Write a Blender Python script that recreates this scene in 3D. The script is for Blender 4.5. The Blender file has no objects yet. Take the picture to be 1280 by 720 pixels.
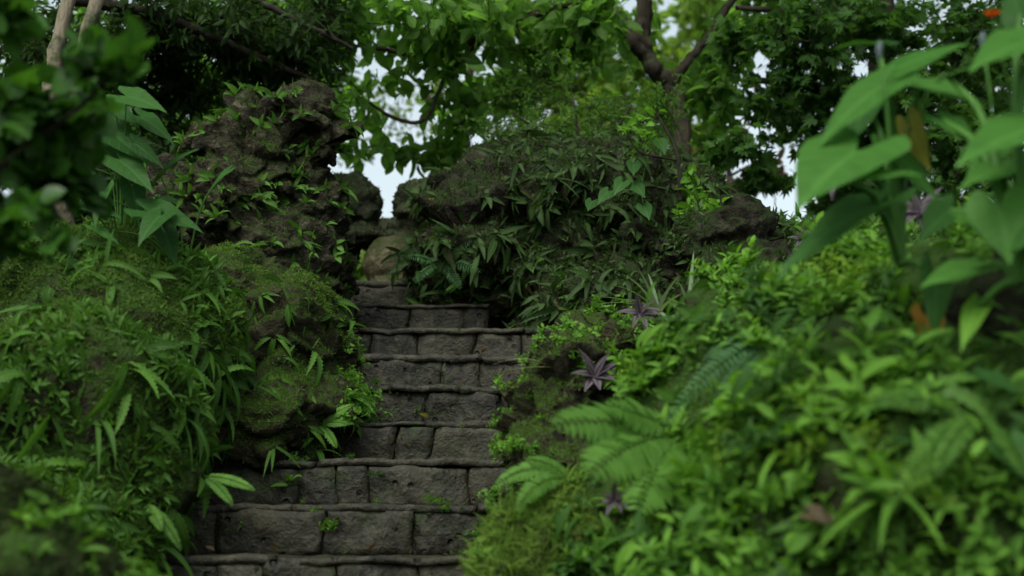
import bpy, bmesh, math, random
import numpy as np
from mathutils import Vector, Matrix
from mathutils.bvhtree import BVHTree

random.seed(7)
rng = np.random.default_rng(7)
R = math.radians
scene = bpy.context.scene
COL = scene.collection
PI = math.pi

# ------------------------------------------------------------------ camera
FPX, EYE = 1923.0, 1.6
PITCH = math.atan(332 / FPX)
FWD = np.array([0, math.cos(PITCH), math.sin(PITCH)])
UPV = np.array([0, -math.sin(PITCH), math.cos(PITCH)])


def P(px, py, d):
    """world point that the photograph shows at (px,py) at forward distance d"""
    r = FWD + np.array([1.0, 0, 0]) * (px - 640) / FPX + UPV * (360 - py) / FPX
    r = r * (d / r[1])
    return np.array([r[0], r[1], r[2] + EYE])


def proj(Q):
    Q = np.atleast_2d(Q) - np.array([0, 0, EYE])
    z = Q @ FWD
    return 640 + FPX * Q[:, 0] / z, 360 - FPX * (Q @ UPV) / z


cam = bpy.data.cameras.new('camera')
cam.sensor_width = 36
cam.lens = FPX / 1280 * 36
cam.clip_start = 0.05
cam.clip_end = 2000
cam.dof.use_dof = True
cam.dof.focus_distance = 5.9
cam.dof.aperture_fstop = 2.0
camo = bpy.data.objects.new('camera', cam)
COL.objects.link(camo)
camo.location = (0, 0, EYE)
camo.rotation_euler = (PI / 2 + PITCH, 0, 0)
scene.camera = camo

# ------------------------------------------------------------------ light
SUN_EL, SUN_AZ = R(52), R(205)          # azimuth clockwise from +Y
w = bpy.data.worlds.new('World')
scene.world = w
w.use_nodes = True
nt = w.node_tree
nt.nodes.clear()
out = nt.nodes.new('ShaderNodeOutputWorld')
bg = nt.nodes.new('ShaderNodeBackground')
sky = nt.nodes.new('ShaderNodeTexSky')
sky.sky_type = 'NISHITA'
sky.sun_disc = False
sky.sun_elevation = SUN_EL
sky.sun_rotation = SUN_AZ
sky.air_density = 1.0
sky.dust_density = 4.0
hs = nt.nodes.new('ShaderNodeHueSaturation')
hs.inputs['Saturation'].default_value = 0.35
nt.links.new(sky.outputs[0], hs.inputs['Color'])
tint = nt.nodes.new('ShaderNodeMix')
tint.data_type = 'RGBA'
tint.blend_type = 'MULTIPLY'
tint.inputs['Factor'].default_value = 1
tint.inputs[7].default_value = (.95, 1.03, .99, 1)
nt.links.new(hs.outputs[0], tint.inputs[6])
nt.links.new(tint.outputs[2], bg.inputs[0])
bg.inputs[1].default_value = 0.135
nt.links.new(bg.outputs[0], out.inputs[0])
sl = bpy.data.lights.new('sun', 'SUN')
sl.energy = 1.5
sl.angle = R(35)
sl.color = (1, .96, .88)
so = bpy.data.objects.new('sun', sl)
COL.objects.link(so)
sd = Vector((math.sin(SUN_AZ) * math.cos(SUN_EL), math.cos(SUN_AZ) * math.cos(SUN_EL), math.sin(SUN_EL)))
so.rotation_euler = sd.to_track_quat('Z', 'Y').to_euler()
so.location = (0, -5, 12)
vs = scene.view_settings
vs.view_transform = 'Standard'
vs.look = 'None'
vs.gamma = 1
vs.exposure = 0.86
vs.use_curve_mapping = False
scene.cycles.use_denoising = True
scene.cycles.max_bounces = 9
scene.cycles.diffuse_bounces = 5
scene.cycles.glossy_bounces = 2
scene.cycles.transmission_bounces = 6
scene.cycles.caustics_reflective = False
scene.cycles.caustics_refractive = False


# ------------------------------------------------------------------ numpy noise
_perm = rng.permutation(4096).astype(np.int64)
_grad = rng.normal(size=(4096, 3))
_grad /= np.linalg.norm(_grad, axis=1)[:, None]


def pnoise(Q):
    Q = np.asarray(Q, float)
    i = np.floor(Q).astype(np.int64)
    f = Q - i
    u = f * f * f * (f * (f * 6 - 15) + 10)
    res = 0
    for dx in (0, 1):
        for dy in (0, 1):
            for dz in (0, 1):
                h = _perm[(i[:, 0] + dx) & 4095]
                h = _perm[(h + i[:, 1] + dy) & 4095]
                h = _perm[(h + i[:, 2] + dz) & 4095]
                g = _grad[h]
                d = f - np.array([dx, dy, dz])
                wgt = (u[:, 0] if dx else 1 - u[:, 0]) * (u[:, 1] if dy else 1 - u[:, 1]) * (u[:, 2] if dz else 1 - u[:, 2])
                res = res + wgt * (g * d).sum(1)
    return res * 1.5


def fbm(Q, octs=4, gain=.5):
    a, s, t = 1.0, 0, 0
    for k in range(octs):
        s = s + a * pnoise(Q * 2.03 ** k + 17.3 * k)
        a *= gain
    return s


def worley(Q):
    """nearest and second nearest cell distance, and a random value per cell"""
    i = np.floor(Q).astype(np.int64)
    f1 = np.full(len(Q), 9.)
    f2 = np.full(len(Q), 9.)
    hid = np.zeros(len(Q), int)
    vec = np.zeros((len(Q), 3))
    for dx in (-1, 0, 1):
        for dy in (-1, 0, 1):
            for dz in (-1, 0, 1):
                c = i + np.array([dx, dy, dz])
                h = _perm[c[:, 0] & 4095]
                h = _perm[(h + c[:, 1]) & 4095]
                h = _perm[(h + c[:, 2]) & 4095]
                p = c + .5 + _grad[h] * .45
                d = np.linalg.norm(p - Q, axis=1)
                nr = d < f1
                f2 = np.where(nr, f1, np.minimum(f2, d))
                hid = np.where(nr, h, hid)
                vec = np.where(nr[:, None], Q - p, vec)
                f1 = np.where(nr, d, f1)
    return f1, f2, (hid % 997) / 997., (_grad[hid] * vec).sum(1)


# ------------------------------------------------------------------ mesh helpers
class Acc:
    """collects pieces of ONE mesh"""

    def __init__(self):
        self.v, self.a, self.f, self.n = [], [], {3: [], 4: []}, 0

    def add(self, v, f, a):
        v = np.asarray(v, float)
        f = np.asarray(f, int)
        self.v.append(v)
        self.a.append(np.asarray(a, float))
        self.f[f.shape[1]].append(f + self.n)
        self.n += len(v)

    def scatter(self, tpl, M, T, tone):
        """tpl placed with N matrices (N,3,3) and offsets (N,3)"""
        V, F, UV = tpl
        N, k = len(T), len(V)
        W = np.einsum('nij,kj->nki', M, V) + T[:, None, :]
        A = np.empty((N, k, 3))
        A[:, :, :2] = UV[None]
        A[:, :, 2] = tone[:, None]
        FF = (F[None] + (np.arange(N) * k)[:, None, None]).reshape(-1, F.shape[1])
        self.add(W.reshape(-1, 3), FF, A.reshape(-1, 3))

    def mesh(self, name, smooth=True):
        V = np.concatenate(self.v)
        A = np.concatenate(self.a)
        me = bpy.data.meshes.new(name)
        me.vertices.add(len(V))
        me.vertices.foreach_set('co', V.ravel())
        idx, starts, c = [], [], 0
        for k in (3, 4):
            if self.f[k]:
                f = np.concatenate(self.f[k])
                idx.append(f.ravel())
                starts.append(c + np.arange(len(f)) * k)
                c += len(f) * k
        idx = np.concatenate(idx)
        starts = np.concatenate(starts)
        me.loops.add(len(idx))
        me.loops.foreach_set('vertex_index', idx.astype(np.int32))
        me.polygons.add(len(starts))
        me.polygons.foreach_set('loop_start', starts.astype(np.int32))
        me.update(calc_edges=True)
        at = me.attributes.new('leaf', 'FLOAT_VECTOR', 'POINT')
        at.data.foreach_set('vector', A.ravel())
        if smooth:
            me.polygons.foreach_set('use_smooth', np.ones(len(starts), bool))
        me.update()
        return me


def link(name, me, mat=None, parent=None, loc=None):
    o = bpy.data.objects.new(name, me)
    COL.objects.link(o)
    if mat is not None and me is not None and not me.materials:
        me.materials.append(mat)
    if parent is not None:
        o.parent = parent
    if loc is not None:
        o.location = loc
    return o


def tag(o, label=None, cat=None, group=None, kind=None):
    if label:
        o['label'] = label
    if cat:
        o['category'] = cat
    if group:
        o['group'] = group
    if kind:
        o['kind'] = kind
    return o


def nrm(v):
    v = np.asarray(v, float)
    n = np.linalg.norm(v, axis=-1, keepdims=True)
    return v / np.maximum(n, 1e-9)


def frames(y, up, s=1.0):
    """matrices with columns x,y,z: y along the leaf, z its upper face"""
    y = nrm(y)
    x = nrm(np.cross(y, up))
    z = np.cross(x, y)
    M = np.stack([x, y, z], axis=-1)
    return M * (np.asarray(s)[:, None, None] if np.ndim(s) else s)


# ---- leaf templates (length 1 along +y)
def leaf_tpl(n, wf, fold=.25, droop=.5, wave=0.0):
    V, UV, F = [], [], []
    ang, y, z = droop * .35, 0., 0.
    for i in range(n + 1):
        t = i / n
        if i:
            ang -= droop / n
            y += math.cos(ang) / n
            z += math.sin(ang) / n
        wd = wf(t)
        wv = wave * math.sin(t * 9)
        V += [(-wd, y, z + wd * fold + wv * wd), (0, y, z), (wd, y, z + wd * fold - wv * wd)]
        UV += [(-1, t), (0, t), (1, t)]
    for i in range(n):
        a = 3 * i
        F += [(a, a + 1, a + 4, a + 3), (a + 1, a + 2, a + 5, a + 4)]
    return np.array(V), np.array(F), np.array(UV)


def ovate(wd, p=.75):
    return lambda t: max(.004, wd * (math.sin(PI * t ** p) ** .8 if 0 < t < 1 else 0))


OVATE = leaf_tpl(5, ovate(.26, .8), .25, .6, .15)
OVATE_LITE = leaf_tpl(3, ovate(.26, .85), .3, .6)
ROUND = leaf_tpl(5, ovate(.4, .8), .2, .5, .1)
LANCE = leaf_tpl(4, ovate(.13, .75), .3, .9)
LANCE_LITE = leaf_tpl(3, ovate(.15, .75), .3, .9)
TUFT = leaf_tpl(2, lambda t: .1 * (1 - t) + .01, .3, .8)


def maple_tpl():
    # palmate leaf, five lobes: fan of quads
    pts = []
    for k, a in enumerate((-2.1, -1.5, -1.05, -.8, -.5, -.28, 0, .28, .5, .8, 1.05, 1.5, 2.1)):
        r = (.35, .45, .62, .38, .85, .5, 1.0, .5, .85, .38, .62, .45, .35)[k]
        pts.append((math.sin(a) * r, math.cos(a) * r + .05, -.12 * r * r))
    V = [(0, 0, 0)] + pts
    F = [(0, i + 2, i + 1) for i in range(len(pts) - 1)]
    UV = [(0, 0)] + [(p[0], p[1]) for p in pts]
    return np.array(V), np.array(F), np.array(UV)


MAPLE = maple_tpl()


def curve_pts(p0, d, L, droop, n, sag=(0, 0, -1)):
    p = np.array(p0, float)
    d = nrm(d)
    g = np.array(sag, float)
    pts = [p.copy()]
    for i in range(n):
        d = nrm(d + g * droop / n)
        p = p + d * L / n
        pts.append(p.copy())
    return np.array(pts)


def ribbon(acc, pts, wf, fold=.3, tone=.5, up=(0, 0, 1), lobes=0, roll=0., v0=0.):
    """leaf blade along a curve"""
    n = len(pts) - 1
    V, A = [], []
    for i in range(n + 1):
        d = nrm(pts[min(i + 1, n)] - pts[max(i - 1, 0)])
        x = np.cross(d, up)
        if np.linalg.norm(x) < .15:
            x = np.cross(d, (.3, .9, .2))
        x = nrm(x)
        z = np.cross(x, d)
        if roll:
            x, z = x * math.cos(roll) + z * math.sin(roll), z * math.cos(roll) - x * math.sin(roll)
        t = i / n
        wd = wf(t)
        if lobes:
            wd *= 1 + lobes * (1 if i % 2 else -1)
        V += [pts[i] - x * wd + z * wd * fold, pts[i], pts[i] + x * wd + z * wd * fold]
        A += [(-1, v0 + t, tone), (0, v0 + t, tone), (1, v0 + t, tone)]
    F = []
    for i in range(n):
        a = 3 * i
        F += [(a, a + 1, a + 4, a + 3), (a + 1, a + 2, a + 5, a + 4)]
    acc.add(V, F, A)


def tube(acc, pts, rad, k=8, jit=0., tone=.5):
    pts = np.asarray(pts, float)
    n = len(pts)
    V, A = [], []
    ref = np.array([.31, .52, .79])
    for i in range(n):
        d = nrm(pts[min(i + 1, n - 1)] - pts[max(i - 1, 0)])
        x = nrm(np.cross(d, ref))
        y = np.cross(d, x)
        for j in range(k):
            a = 2 * PI * j / k
            r = rad[i] * (1 + (jit * rng.normal() if jit else 0))
            V.append(pts[i] + (x * math.cos(a) + y * math.sin(a)) * r)
            A.append((j / k * 2 - 1, i / n, tone))
    F = [(i * k + j, i * k + (j + 1) % k, (i + 1) * k + (j + 1) % k, (i + 1) * k + j) for i in range(n - 1) for j in range(k)]
    acc.add(V, F, A)


def smooth_line(pts, rad, m=6):
    """Catmull-Rom through points"""
    pts = np.asarray(pts, float)
    rad = np.asarray(rad, float)
    Q = np.vstack([2 * pts[0] - pts[1], pts, 2 * pts[-1] - pts[-2]])
    o, rr = [], []
    for i in range(1, len(Q) - 2):
        for t in np.linspace(0, 1, m, endpoint=False):
            a, b, c, d = Q[i - 1], Q[i], Q[i + 1], Q[i + 2]
            o.append(.5 * (2 * b + (c - a) * t + (2 * a - 5 * b + 4 * c - d) * t * t + (3 * b - a - 3 * c + d) * t ** 3))
            rr.append(rad[i - 1] * (1 - t) + rad[i] * t)
    o.append(pts[-1])
    rr.append(rad[-1])
    return np.array(o), np.array(rr)


# ------------------------------------------------------------------ materials
def surface(t, col, nor, gloss, rough):
    d = t.nodes.new('ShaderNodeBsdfDiffuse')
    t.links.new(col, d.inputs['Color'])
    g = t.nodes.new('ShaderNodeBsdfGlossy')
    g.inputs['Roughness'].default_value = rough
    m = t.nodes.new('ShaderNodeMixShader')
    m.inputs[0].default_value = gloss
    for b in (d, g):
        if nor is not None:
            t.links.new(nor, b.inputs['Normal'])
    t.links.new(d.outputs[0], m.inputs[1])
    t.links.new(g.outputs[0], m.inputs[2])
    return m.outputs[0]


def new_mat(name):
    m = bpy.data.materials.new(name)
    m.use_nodes = True
    t = m.node_tree
    t.nodes.clear()
    o = t.nodes.new('ShaderNodeOutputMaterial')
    return m, t, o


def N(t, typ, **kw):
    n = t.nodes.new(typ)
    for k, v in kw.items():
        if k.startswith('i_'):
            n.inputs[k[2:].replace('_', ' ')].default_value = v
        else:
            setattr(n, k, v)
    return n


def mth(t, op, a, b=None, clamp=False):
    n = t.nodes.new('ShaderNodeMath')
    n.operation = op
    n.use_clamp = clamp
    for i, x in enumerate((a, b)):
        if x is None:
            continue
        if isinstance(x, (int, float)):
            n.inputs[i].default_value = x
        else:
            t.links.new(x, n.inputs[i])
    return n.outputs[0]


def mix(t, fac, a, b):
    n = t.nodes.new('ShaderNodeMix')
    n.data_type = 'RGBA'
    for s, x in ((n.inputs['Factor'], fac), (n.inputs[6], a), (n.inputs[7], b)):
        if isinstance(x, (int, float)):
            s.default_value = x
        elif isinstance(x, tuple):
            s.default_value = (*x, 1) if len(x) == 3 else x
        else:
            t.links.new(x, s)
    return n.outputs[2]


def ramp(t, x, lo, hi):
    n = t.nodes.new('ShaderNodeMapRange')
    n.inputs[1].default_value = lo
    n.inputs[2].default_value = hi
    t.links.new(x, n.inputs[0])
    return n.outputs[0]


def noise(t, scale, detail=4, rough=.55, vec=None, dist=0.):
    n = N(t, 'ShaderNodeTexNoise')
    n.inputs['Scale'].default_value = scale
    n.inputs['Detail'].default_value = detail
    n.inputs['Roughness'].default_value = rough
    n.inputs['Distortion'].default_value = dist
    if vec is not None:
        t.links.new(vec, n.inputs['Vector'])
    return n.outputs['Fac']


def leaf_mat(name, dark, light, trans=.3, rough=.42, vein=.35, nveins=7, spot=None, trc=(1.5, 1.6, .7), veincol=None, stripe=None, spec=.012):
    m, t, o = new_mat(name)
    at = N(t, 'ShaderNodeAttribute', attribute_name='leaf')
    sp = N(t, 'ShaderNodeSeparateXYZ')
    t.links.new(at.outputs['Vector'], sp.inputs[0])
    u, v, tone = sp.outputs
    oi = N(t, 'ShaderNodeObjectInfo')
    tc = N(t, 'ShaderNodeTexCoord')
    f = mth(t, 'ADD', mth(t, 'MULTIPLY', tone, .55), mth(t, 'MULTIPLY', oi.outputs['Random'], .45))
    c = mix(t, f, dark, light)
    au = mth(t, 'ABSOLUTE', u)
    mid = ramp(t, au, .14, .03)
    side = mth(t, 'SUBTRACT', mth(t, 'MULTIPLY', v, nveins), mth(t, 'MULTIPLY', au, 1.6))
    side = mth(t, 'ABSOLUTE', mth(t, 'SUBTRACT', mth(t, 'FRACT', side), .5))
    side = mth(t, 'MULTIPLY', ramp(t, side, .12, .02), .5)
    vn = mth(t, 'MAXIMUM', mid, side)
    vc = veincol or tuple(min(1, x * 1.8 + .02) for x in light)
    c = mix(t, mth(t, 'MULTIPLY', vn, vein), c, vc)
    if stripe:
        st = mth(t, 'MULTIPLY', ramp(t, mth(t, 'ABSOLUTE', mth(t, 'SUBTRACT', au, .5)), .28, .1), .8)
        c = mix(t, st, c, stripe)
    nz = noise(t, 14, 3, .6, tc.outputs['Object'])
    c = mix(t, mth(t, 'MULTIPLY', ramp(t, nz, .5, .75), .35), c, tuple(x * .55 for x in dark))
    if spot:
        n2 = noise(t, 9, 2, .5, tc.outputs['Object'])
        c = mix(t, ramp(t, n2, .62, .68), c, spot)
    bp = N(t, 'ShaderNodeBump')
    bp.inputs['Strength'].default_value = .35
    bp.inputs['Distance'].default_value = .004
    t.links.new(mth(t, 'ADD', mth(t, 'MULTIPLY', vn, -1.), nz), bp.inputs['Height'])
    sf = surface(t, c, bp.outputs[0], spec, rough)
    tr = N(t, 'ShaderNodeBsdfTranslucent')
    mm = N(t, 'ShaderNodeMix', data_type='RGBA', blend_type='MULTIPLY')
    mm.inputs['Factor'].default_value = 1
    t.links.new(c, mm.inputs[6])
    mm.inputs[7].default_value = (*trc, 1)
    t.links.new(mm.outputs[2], tr.inputs[0])
    ms = N(t, 'ShaderNodeMixShader')
    ms.inputs[0].default_value = trans
    t.links.new(sf, ms.inputs[1])
    t.links.new(tr.outputs[0], ms.inputs[2])
    t.links.new(ms.outputs[0], o.inputs[0])
    return m


def rock_mat(name, dark, base, light, moss, moss_lo=.5, moss_hi=.65, up=.35, scale=1.0, bump=1.0, strata=0.):
    m, t, o = new_mat(name)
    geo = N(t, 'ShaderNodeNewGeometry')
    pos = geo.outputs['Position']
    mp = N(t, 'ShaderNodeMapping')
    mp.inputs['Scale'].default_value = (1, 1, 1 + strata)
    t.links.new(pos, mp.inputs[0])
    p2 = mp.outputs[0]
    n1 = noise(t, 4 * scale, 6, .6, p2, .4)
    n2 = noise(t, 17 * scale, 6, .65, p2, .6)
    n3 = noise(t, 60 * scale, 4, .6, pos)
    c = mix(t, ramp(t, n1, .32, .62), dark, base)
    c = mix(t, ramp(t, n2, .52, .72), c, light)
    c = mix(t, mth(t, 'MULTIPLY', ramp(t, n3, .55, .7), .5), c, tuple(x * .4 for x in dark))
    sx = N(t, 'ShaderNodeSeparateXYZ')
    t.links.new(geo.outputs['True Normal'], sx.inputs[0])
    nm = noise(t, 6 * scale, 5, .7, pos, .5)
    mk = mth(t, 'ADD', nm, mth(t, 'MULTIPLY', sx.outputs[2], up))
    mk = ramp(t, mk, moss_lo, moss_hi)
    nf = noise(t, 130, 3, .6, pos)
    mc = mix(t, nf, tuple(x * .45 for x in moss), tuple(x * 1.5 for x in moss))
    c = mix(t, mk, c, mc)
    h = mth(t, 'ADD', mth(t, 'MULTIPLY', n2, 1.), mth(t, 'MULTIPLY', n3, .45))
    h = mth(t, 'ADD', h, mth(t, 'MULTIPLY', nf, .25))
    bp = N(t, 'ShaderNodeBump')
    bp.inputs['Strength'].default_value = 1.0 * bump
    bp.inputs['Distance'].default_value = .03
    t.links.new(h, bp.inputs['Height'])
    t.links.new(surface(t, c, bp.outputs[0], .008, .6), o.inputs[0])
    return m


def bark_mat(name, dark, light):
    m, t, o = new_mat(name)
    tc = N(t, 'ShaderNodeTexCoord')
    mp = N(t, 'ShaderNodeMapping')
    mp.inputs['Scale'].default_value = (1, 1, .3)
    t.links.new(tc.outputs['Object'], mp.inputs[0])
    n1 = noise(t, 30, 6, .65, mp.outputs[0], .5)
    n2 = noise(t, 6, 4, .6, tc.outputs['Object'])
    c = mix(t, ramp(t, n1, .3, .7), dark, light)
    c = mix(t, ramp(t, n2, .55, .65), c, (.05, .06, .03))
    b = N(t, 'ShaderNodeBsdfPrincipled')
    b.inputs['Roughness'].default_value = .85
    b.inputs['Specular IOR Level'].default_value = .15
    t.links.new(c, b.inputs['Base Color'])
    bp = N(t, 'ShaderNodeBump')
    bp.inputs['Distance'].default_value = .015
    t.links.new(n1, bp.inputs['Height'])
    t.links.new(bp.outputs[0], b.inputs['Normal'])
    t.links.new(b.outputs[0], o.inputs[0])
    return m


def stone_mat(name, dark, base, light):
    """worn damp step stone: tone of each block comes with the mesh"""
    m, t, o = new_mat(name)
    geo = N(t, 'ShaderNodeNewGeometry')
    pos = geo.outputs['Position']
    at = N(t, 'ShaderNodeAttribute', attribute_name='leaf')
    sp = N(t, 'ShaderNodeSeparateXYZ')
    t.links.new(at.outputs['Vector'], sp.inputs[0])
    n1 = noise(t, 7, 6, .65, pos, .5)
    n2 = noise(t, 28, 5, .65, pos, .3)
    n3 = noise(t, 90, 4, .6, pos)
    c = mix(t, sp.outputs[2], dark, base)
    c = mix(t, mth(t, 'MULTIPLY', ramp(t, n2, .48, .7), .7), c, light)
    c = mix(t, mth(t, 'MULTIPLY', ramp(t, n1, .52, .62), .75), c, tuple(x * .5 for x in dark))
    mp = N(t, 'ShaderNodeMapping')
    mp.inputs['Scale'].default_value = (11, 3, 1.6)
    t.links.new(pos, mp.inputs[0])
    ns = noise(t, 1, 4, .6, mp.outputs[0], .6)
    c = mix(t, mth(t, 'MULTIPLY', ramp(t, ns, .5, .66), .65), c, tuple(x * .8 for x in dark))
    n4 = noise(t, 3.3, 3, .6, pos)
    c = mix(t, mth(t, 'MULTIPLY', ramp(t, n4, .5, .7), .5), c, (.046, .040, .022))
    nm = noise(t, 9, 5, .75, pos, .8)
    nf = noise(t, 150, 2, .6, pos)
    mc = mix(t, nf, (.008, .014, .004), (.03, .05, .012))
    c = mix(t, mth(t, 'MULTIPLY', ramp(t, nm, .53, .66), .75), c, mc)
    vo = N(t, 'ShaderNodeTexVoronoi')
    vo.inputs['Scale'].default_value = 16
    t.links.new(pos, vo.inputs['Vector'])
    pit = mth(t, 'MULTIPLY', ramp(t, vo.outputs['Distance'], .2, .1), ramp(t, n1, .45, .55))
    c = mix(t, mth(t, 'MULTIPLY', pit, .8), c, (.008, .007, .006))
    h = mth(t, 'ADD', mth(t, 'MULTIPLY', n2, 1.), mth(t, 'MULTIPLY', n3, .4))
    h = mth(t, 'SUBTRACT', h, mth(t, 'MULTIPLY', pit, 1.2))
    bp = N(t, 'ShaderNodeBump')
    bp.inputs['Strength'].default_value = .9
    bp.inputs['Distance'].default_value = .014
    t.links.new(h, bp.inputs['Height'])
    t.links.new(surface(t, c, bp.outputs[0], .02, .5), o.inputs[0])
    return m


M_ROCK = rock_mat('crag_stone', (.011, .010, .007), (.040, .035, .022), (.125, .112, .076), (.024, .042, .008), .54, .72, .3, 1.0, 1.0, .8)
M_ROCK_LOW = rock_mat('mossy_brown_stone', (.011, .0095, .006), (.030, .026, .015), (.085, .074, .046), (.026, .046, .008), .46, .66, .35)
M_BANK = rock_mat('mossy_bank', (.010, .0085, .005), (.022, .019, .010), (.05, .043, .025), (.026, .055, .009), .36, .58, .35)
M_MOUND = rock_mat('mound_earth', (.008, .007, .005), (.021, .019, .012), (.06, .053, .036), (.014, .026, .006), .45, .7, .3)
M_TAN = rock_mat('tan_stone', (.05, .046, .024), (.10, .092, .05), (.18, .165, .095), (.03, .05, .012), .6, .8, .3)
M_ARCH = rock_mat('green_grey_stone', (.034, .038, .022), (.075, .082, .046), (.15, .155, .095), (.035, .055, .016), .52, .75, .3)
M_BALL = rock_mat('mossy_ball_stone', (.022, .022, .01), (.05, .05, .022), (.09, .085, .05), (.05, .10, .014), .35, .6, .3)
M_SOIL = rock_mat('soil', (.012, .01, .007), (.03, .024, .016), (.05, .04, .03), (.02, .035, .008), .5, .7, .3)
M_STEP = stone_mat('step_stone', (.009, .0085, .0055), (.032, .030, .0195), (.064, .060, .040))
M_LIP = stone_mat('step_lip_stone', (.010, .009, .006), (.028, .026, .017), (.072, .067, .045))

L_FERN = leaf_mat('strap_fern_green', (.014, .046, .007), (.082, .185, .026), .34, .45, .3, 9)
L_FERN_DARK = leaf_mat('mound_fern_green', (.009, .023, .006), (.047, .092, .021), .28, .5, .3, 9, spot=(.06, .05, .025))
L_PINNATE = leaf_mat('pinnate_fern_green', (.05, .13, .02), (.11, .24, .04), .4, .45, .2, 3)
L_PINNATE_DARK = leaf_mat('blue_green_fern', (.020, .056, .018), (.045, .115, .036), .25, .45, .2, 3)
L_HERB = leaf_mat('herb_lime_green', (.028, .088, .012), (.125, .27, .030), .38, .55, .25, 6)
L_HERB_Y = leaf_mat('herb_yellow_green', (.045, .10, .010), (.14, .255, .022), .38, .55, .25, 6)
L_HERB_D = leaf_mat('herb_dark_green', (.014, .045, .008), (.045, .11, .02), .32, .5, .25, 6)
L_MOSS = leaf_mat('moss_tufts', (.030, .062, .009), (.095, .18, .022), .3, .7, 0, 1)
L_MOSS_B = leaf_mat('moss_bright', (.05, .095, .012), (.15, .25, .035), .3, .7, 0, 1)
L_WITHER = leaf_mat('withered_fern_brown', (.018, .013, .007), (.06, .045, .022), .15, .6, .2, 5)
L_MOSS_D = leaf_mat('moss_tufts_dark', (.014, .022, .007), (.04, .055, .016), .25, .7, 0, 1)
L_COVER = leaf_mat('ground_cover_green', (.025, .07, .010), (.09, .19, .028), .35, .5, .2, 5)
L_TARO = leaf_mat('broad_leaf_green', (.028, .10, .016), (.066, .175, .030), .42, .5, .22, 7)
L_ARROW = leaf_mat('arrow_leaf_green', (.014, .048, .010), (.036, .105, .020), .36, .45, .2, 7)
L_GLOSSY = leaf_mat('glossy_shrub_green', (.006, .022, .005), (.05, .14, .018), .32, .35, .25, 7, spec=.03)
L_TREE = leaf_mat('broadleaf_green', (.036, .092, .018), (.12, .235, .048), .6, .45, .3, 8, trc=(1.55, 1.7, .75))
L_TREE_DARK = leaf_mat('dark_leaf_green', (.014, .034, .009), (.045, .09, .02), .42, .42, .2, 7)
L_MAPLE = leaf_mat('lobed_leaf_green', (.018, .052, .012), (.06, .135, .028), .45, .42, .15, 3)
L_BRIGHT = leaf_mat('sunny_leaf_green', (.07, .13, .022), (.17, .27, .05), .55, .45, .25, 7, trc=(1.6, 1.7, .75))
L_FEATHER = leaf_mat('feathery_leaf_green', (.040, .10, .018), (.10, .20, .035), .5, .5, 0, 3)
L_RED = leaf_mat('reddish_leaf', (.055, .035, .03), (.12, .08, .065), .4, .45, .2, 7)
L_SPIDER = leaf_mat('grey_green_blade', (.075, .12, .06), (.17, .23, .135), .3, .4, .4, 1)
L_STRAW = leaf_mat('straw_blade', (.22, .22, .17), (.34, .34, .27), .2, .5, .1, 1)
L_PURPLE = leaf_mat('purple_leaf', (.028, .017, .025), (.066, .045, .060), .2, .4, .2, 1, stripe=(.13, .12, .13))
L_YELLOW = leaf_mat('yellowing_leaf', (.09, .10, .014), (.16, .15, .022), .4, .45, .3, 7, spot=(.08, .12, .02))
L_ORANGE = leaf_mat('dead_orange_leaf', (.17, .09, .012), (.26, .14, .02), .3, .5, .3, 7)
L_BROWN = leaf_mat('dead_brown_leaf', (.07, .035, .012), (.13, .065, .022), .2, .55, .3, 7)
L_FLOWER = leaf_mat('red_petal', (.5, .05, .01), (.65, .1, .02), .3, .4, .1, 1)
L_YFLOWER = leaf_mat('yellow_petal', (.6, .38, .01), (.75, .5, .02), .3, .4, .0, 1)
L_BUD = leaf_mat('slate_bract', (.06, .09, .09), (.10, .13, .13), .2, .4, .1, 1)
L_STALK = leaf_mat('green_stalk', (.05, .13, .025), (.08, .19, .04), .15, .4, 0, 1)
B_TREE = bark_mat('brown_bark', (.014, .011, .008), (.06, .048, .036))
B_PALE = bark_mat('pale_bark', (.09, .075, .05), (.26, .22, .16))
B_DARK = bark_mat('dark_bark', (.012, .010, .008), (.04, .032, .025))

# ------------------------------------------------------------------ ground
STEP0, TREAD, RISE = 4.64, .32, .16
step_z = lambda y: EYE + (y - STEP0) * RISE / TREAD


def sstep(a, b, x):
    t = np.clip((x - a) / (b - a), 0, 1)
    return t * t * (3 - 2 * t)


def terrain(x, y):
    x, y = np.asarray(x, float), np.asarray(y, float)
    z = np.clip(step_z(y) - .42, 0, 2.35)
    edge_r = .15 + 0 * y
    bank = sstep(.2, .85, x) * .75 + sstep(-1.3, -2.0, x) * .6
    bank = bank * sstep(1.0, 3.0, y) * (1 - .5 * sstep(12, 30, y))
    return z + bank + .03 * np.sin(x * 3.1 + y) * np.cos(y * 2.3) * sstep(1, 3, y)


def axis(lo, hi, fine_lo, fine_hi, step):
    a = list(np.arange(fine_lo, fine_hi, step))
    s, v = step, fine_hi
    while v < hi:
        a.append(v)
        s *= 1.35
        v += s
    a.append(hi)
    s, v = step, fine_lo
    while v > lo:
        s *= 1.35
        v -= s
        a.insert(0, max(v, lo))
    return np.array(a)


gx, gy = axis(-400, 400, -4, 4, .12), axis(-400, 400, -1, 11, .12)
X, Y = np.meshgrid(gx, gy)
G = Acc()
gv = np.stack([X.ravel(), Y.ravel(), terrain(X.ravel(), Y.ravel())], 1)
nx = len(gx)
gi = (np.arange(len(gy) - 1)[:, None] * nx + np.arange(nx - 1)[None]).ravel()
G.add(gv, np.stack([gi, gi + 1, gi + nx + 1, gi + nx], 1), np.zeros((len(gv), 3)))
ground = link('ground', G.mesh('ground'), M_SOIL)
tag(ground, 'dark damp soil of the slope under the rocks', 'ground', kind='structure')


# ------------------------------------------------------------------ rocks
BVHS = []
ROCKS = {}


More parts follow.
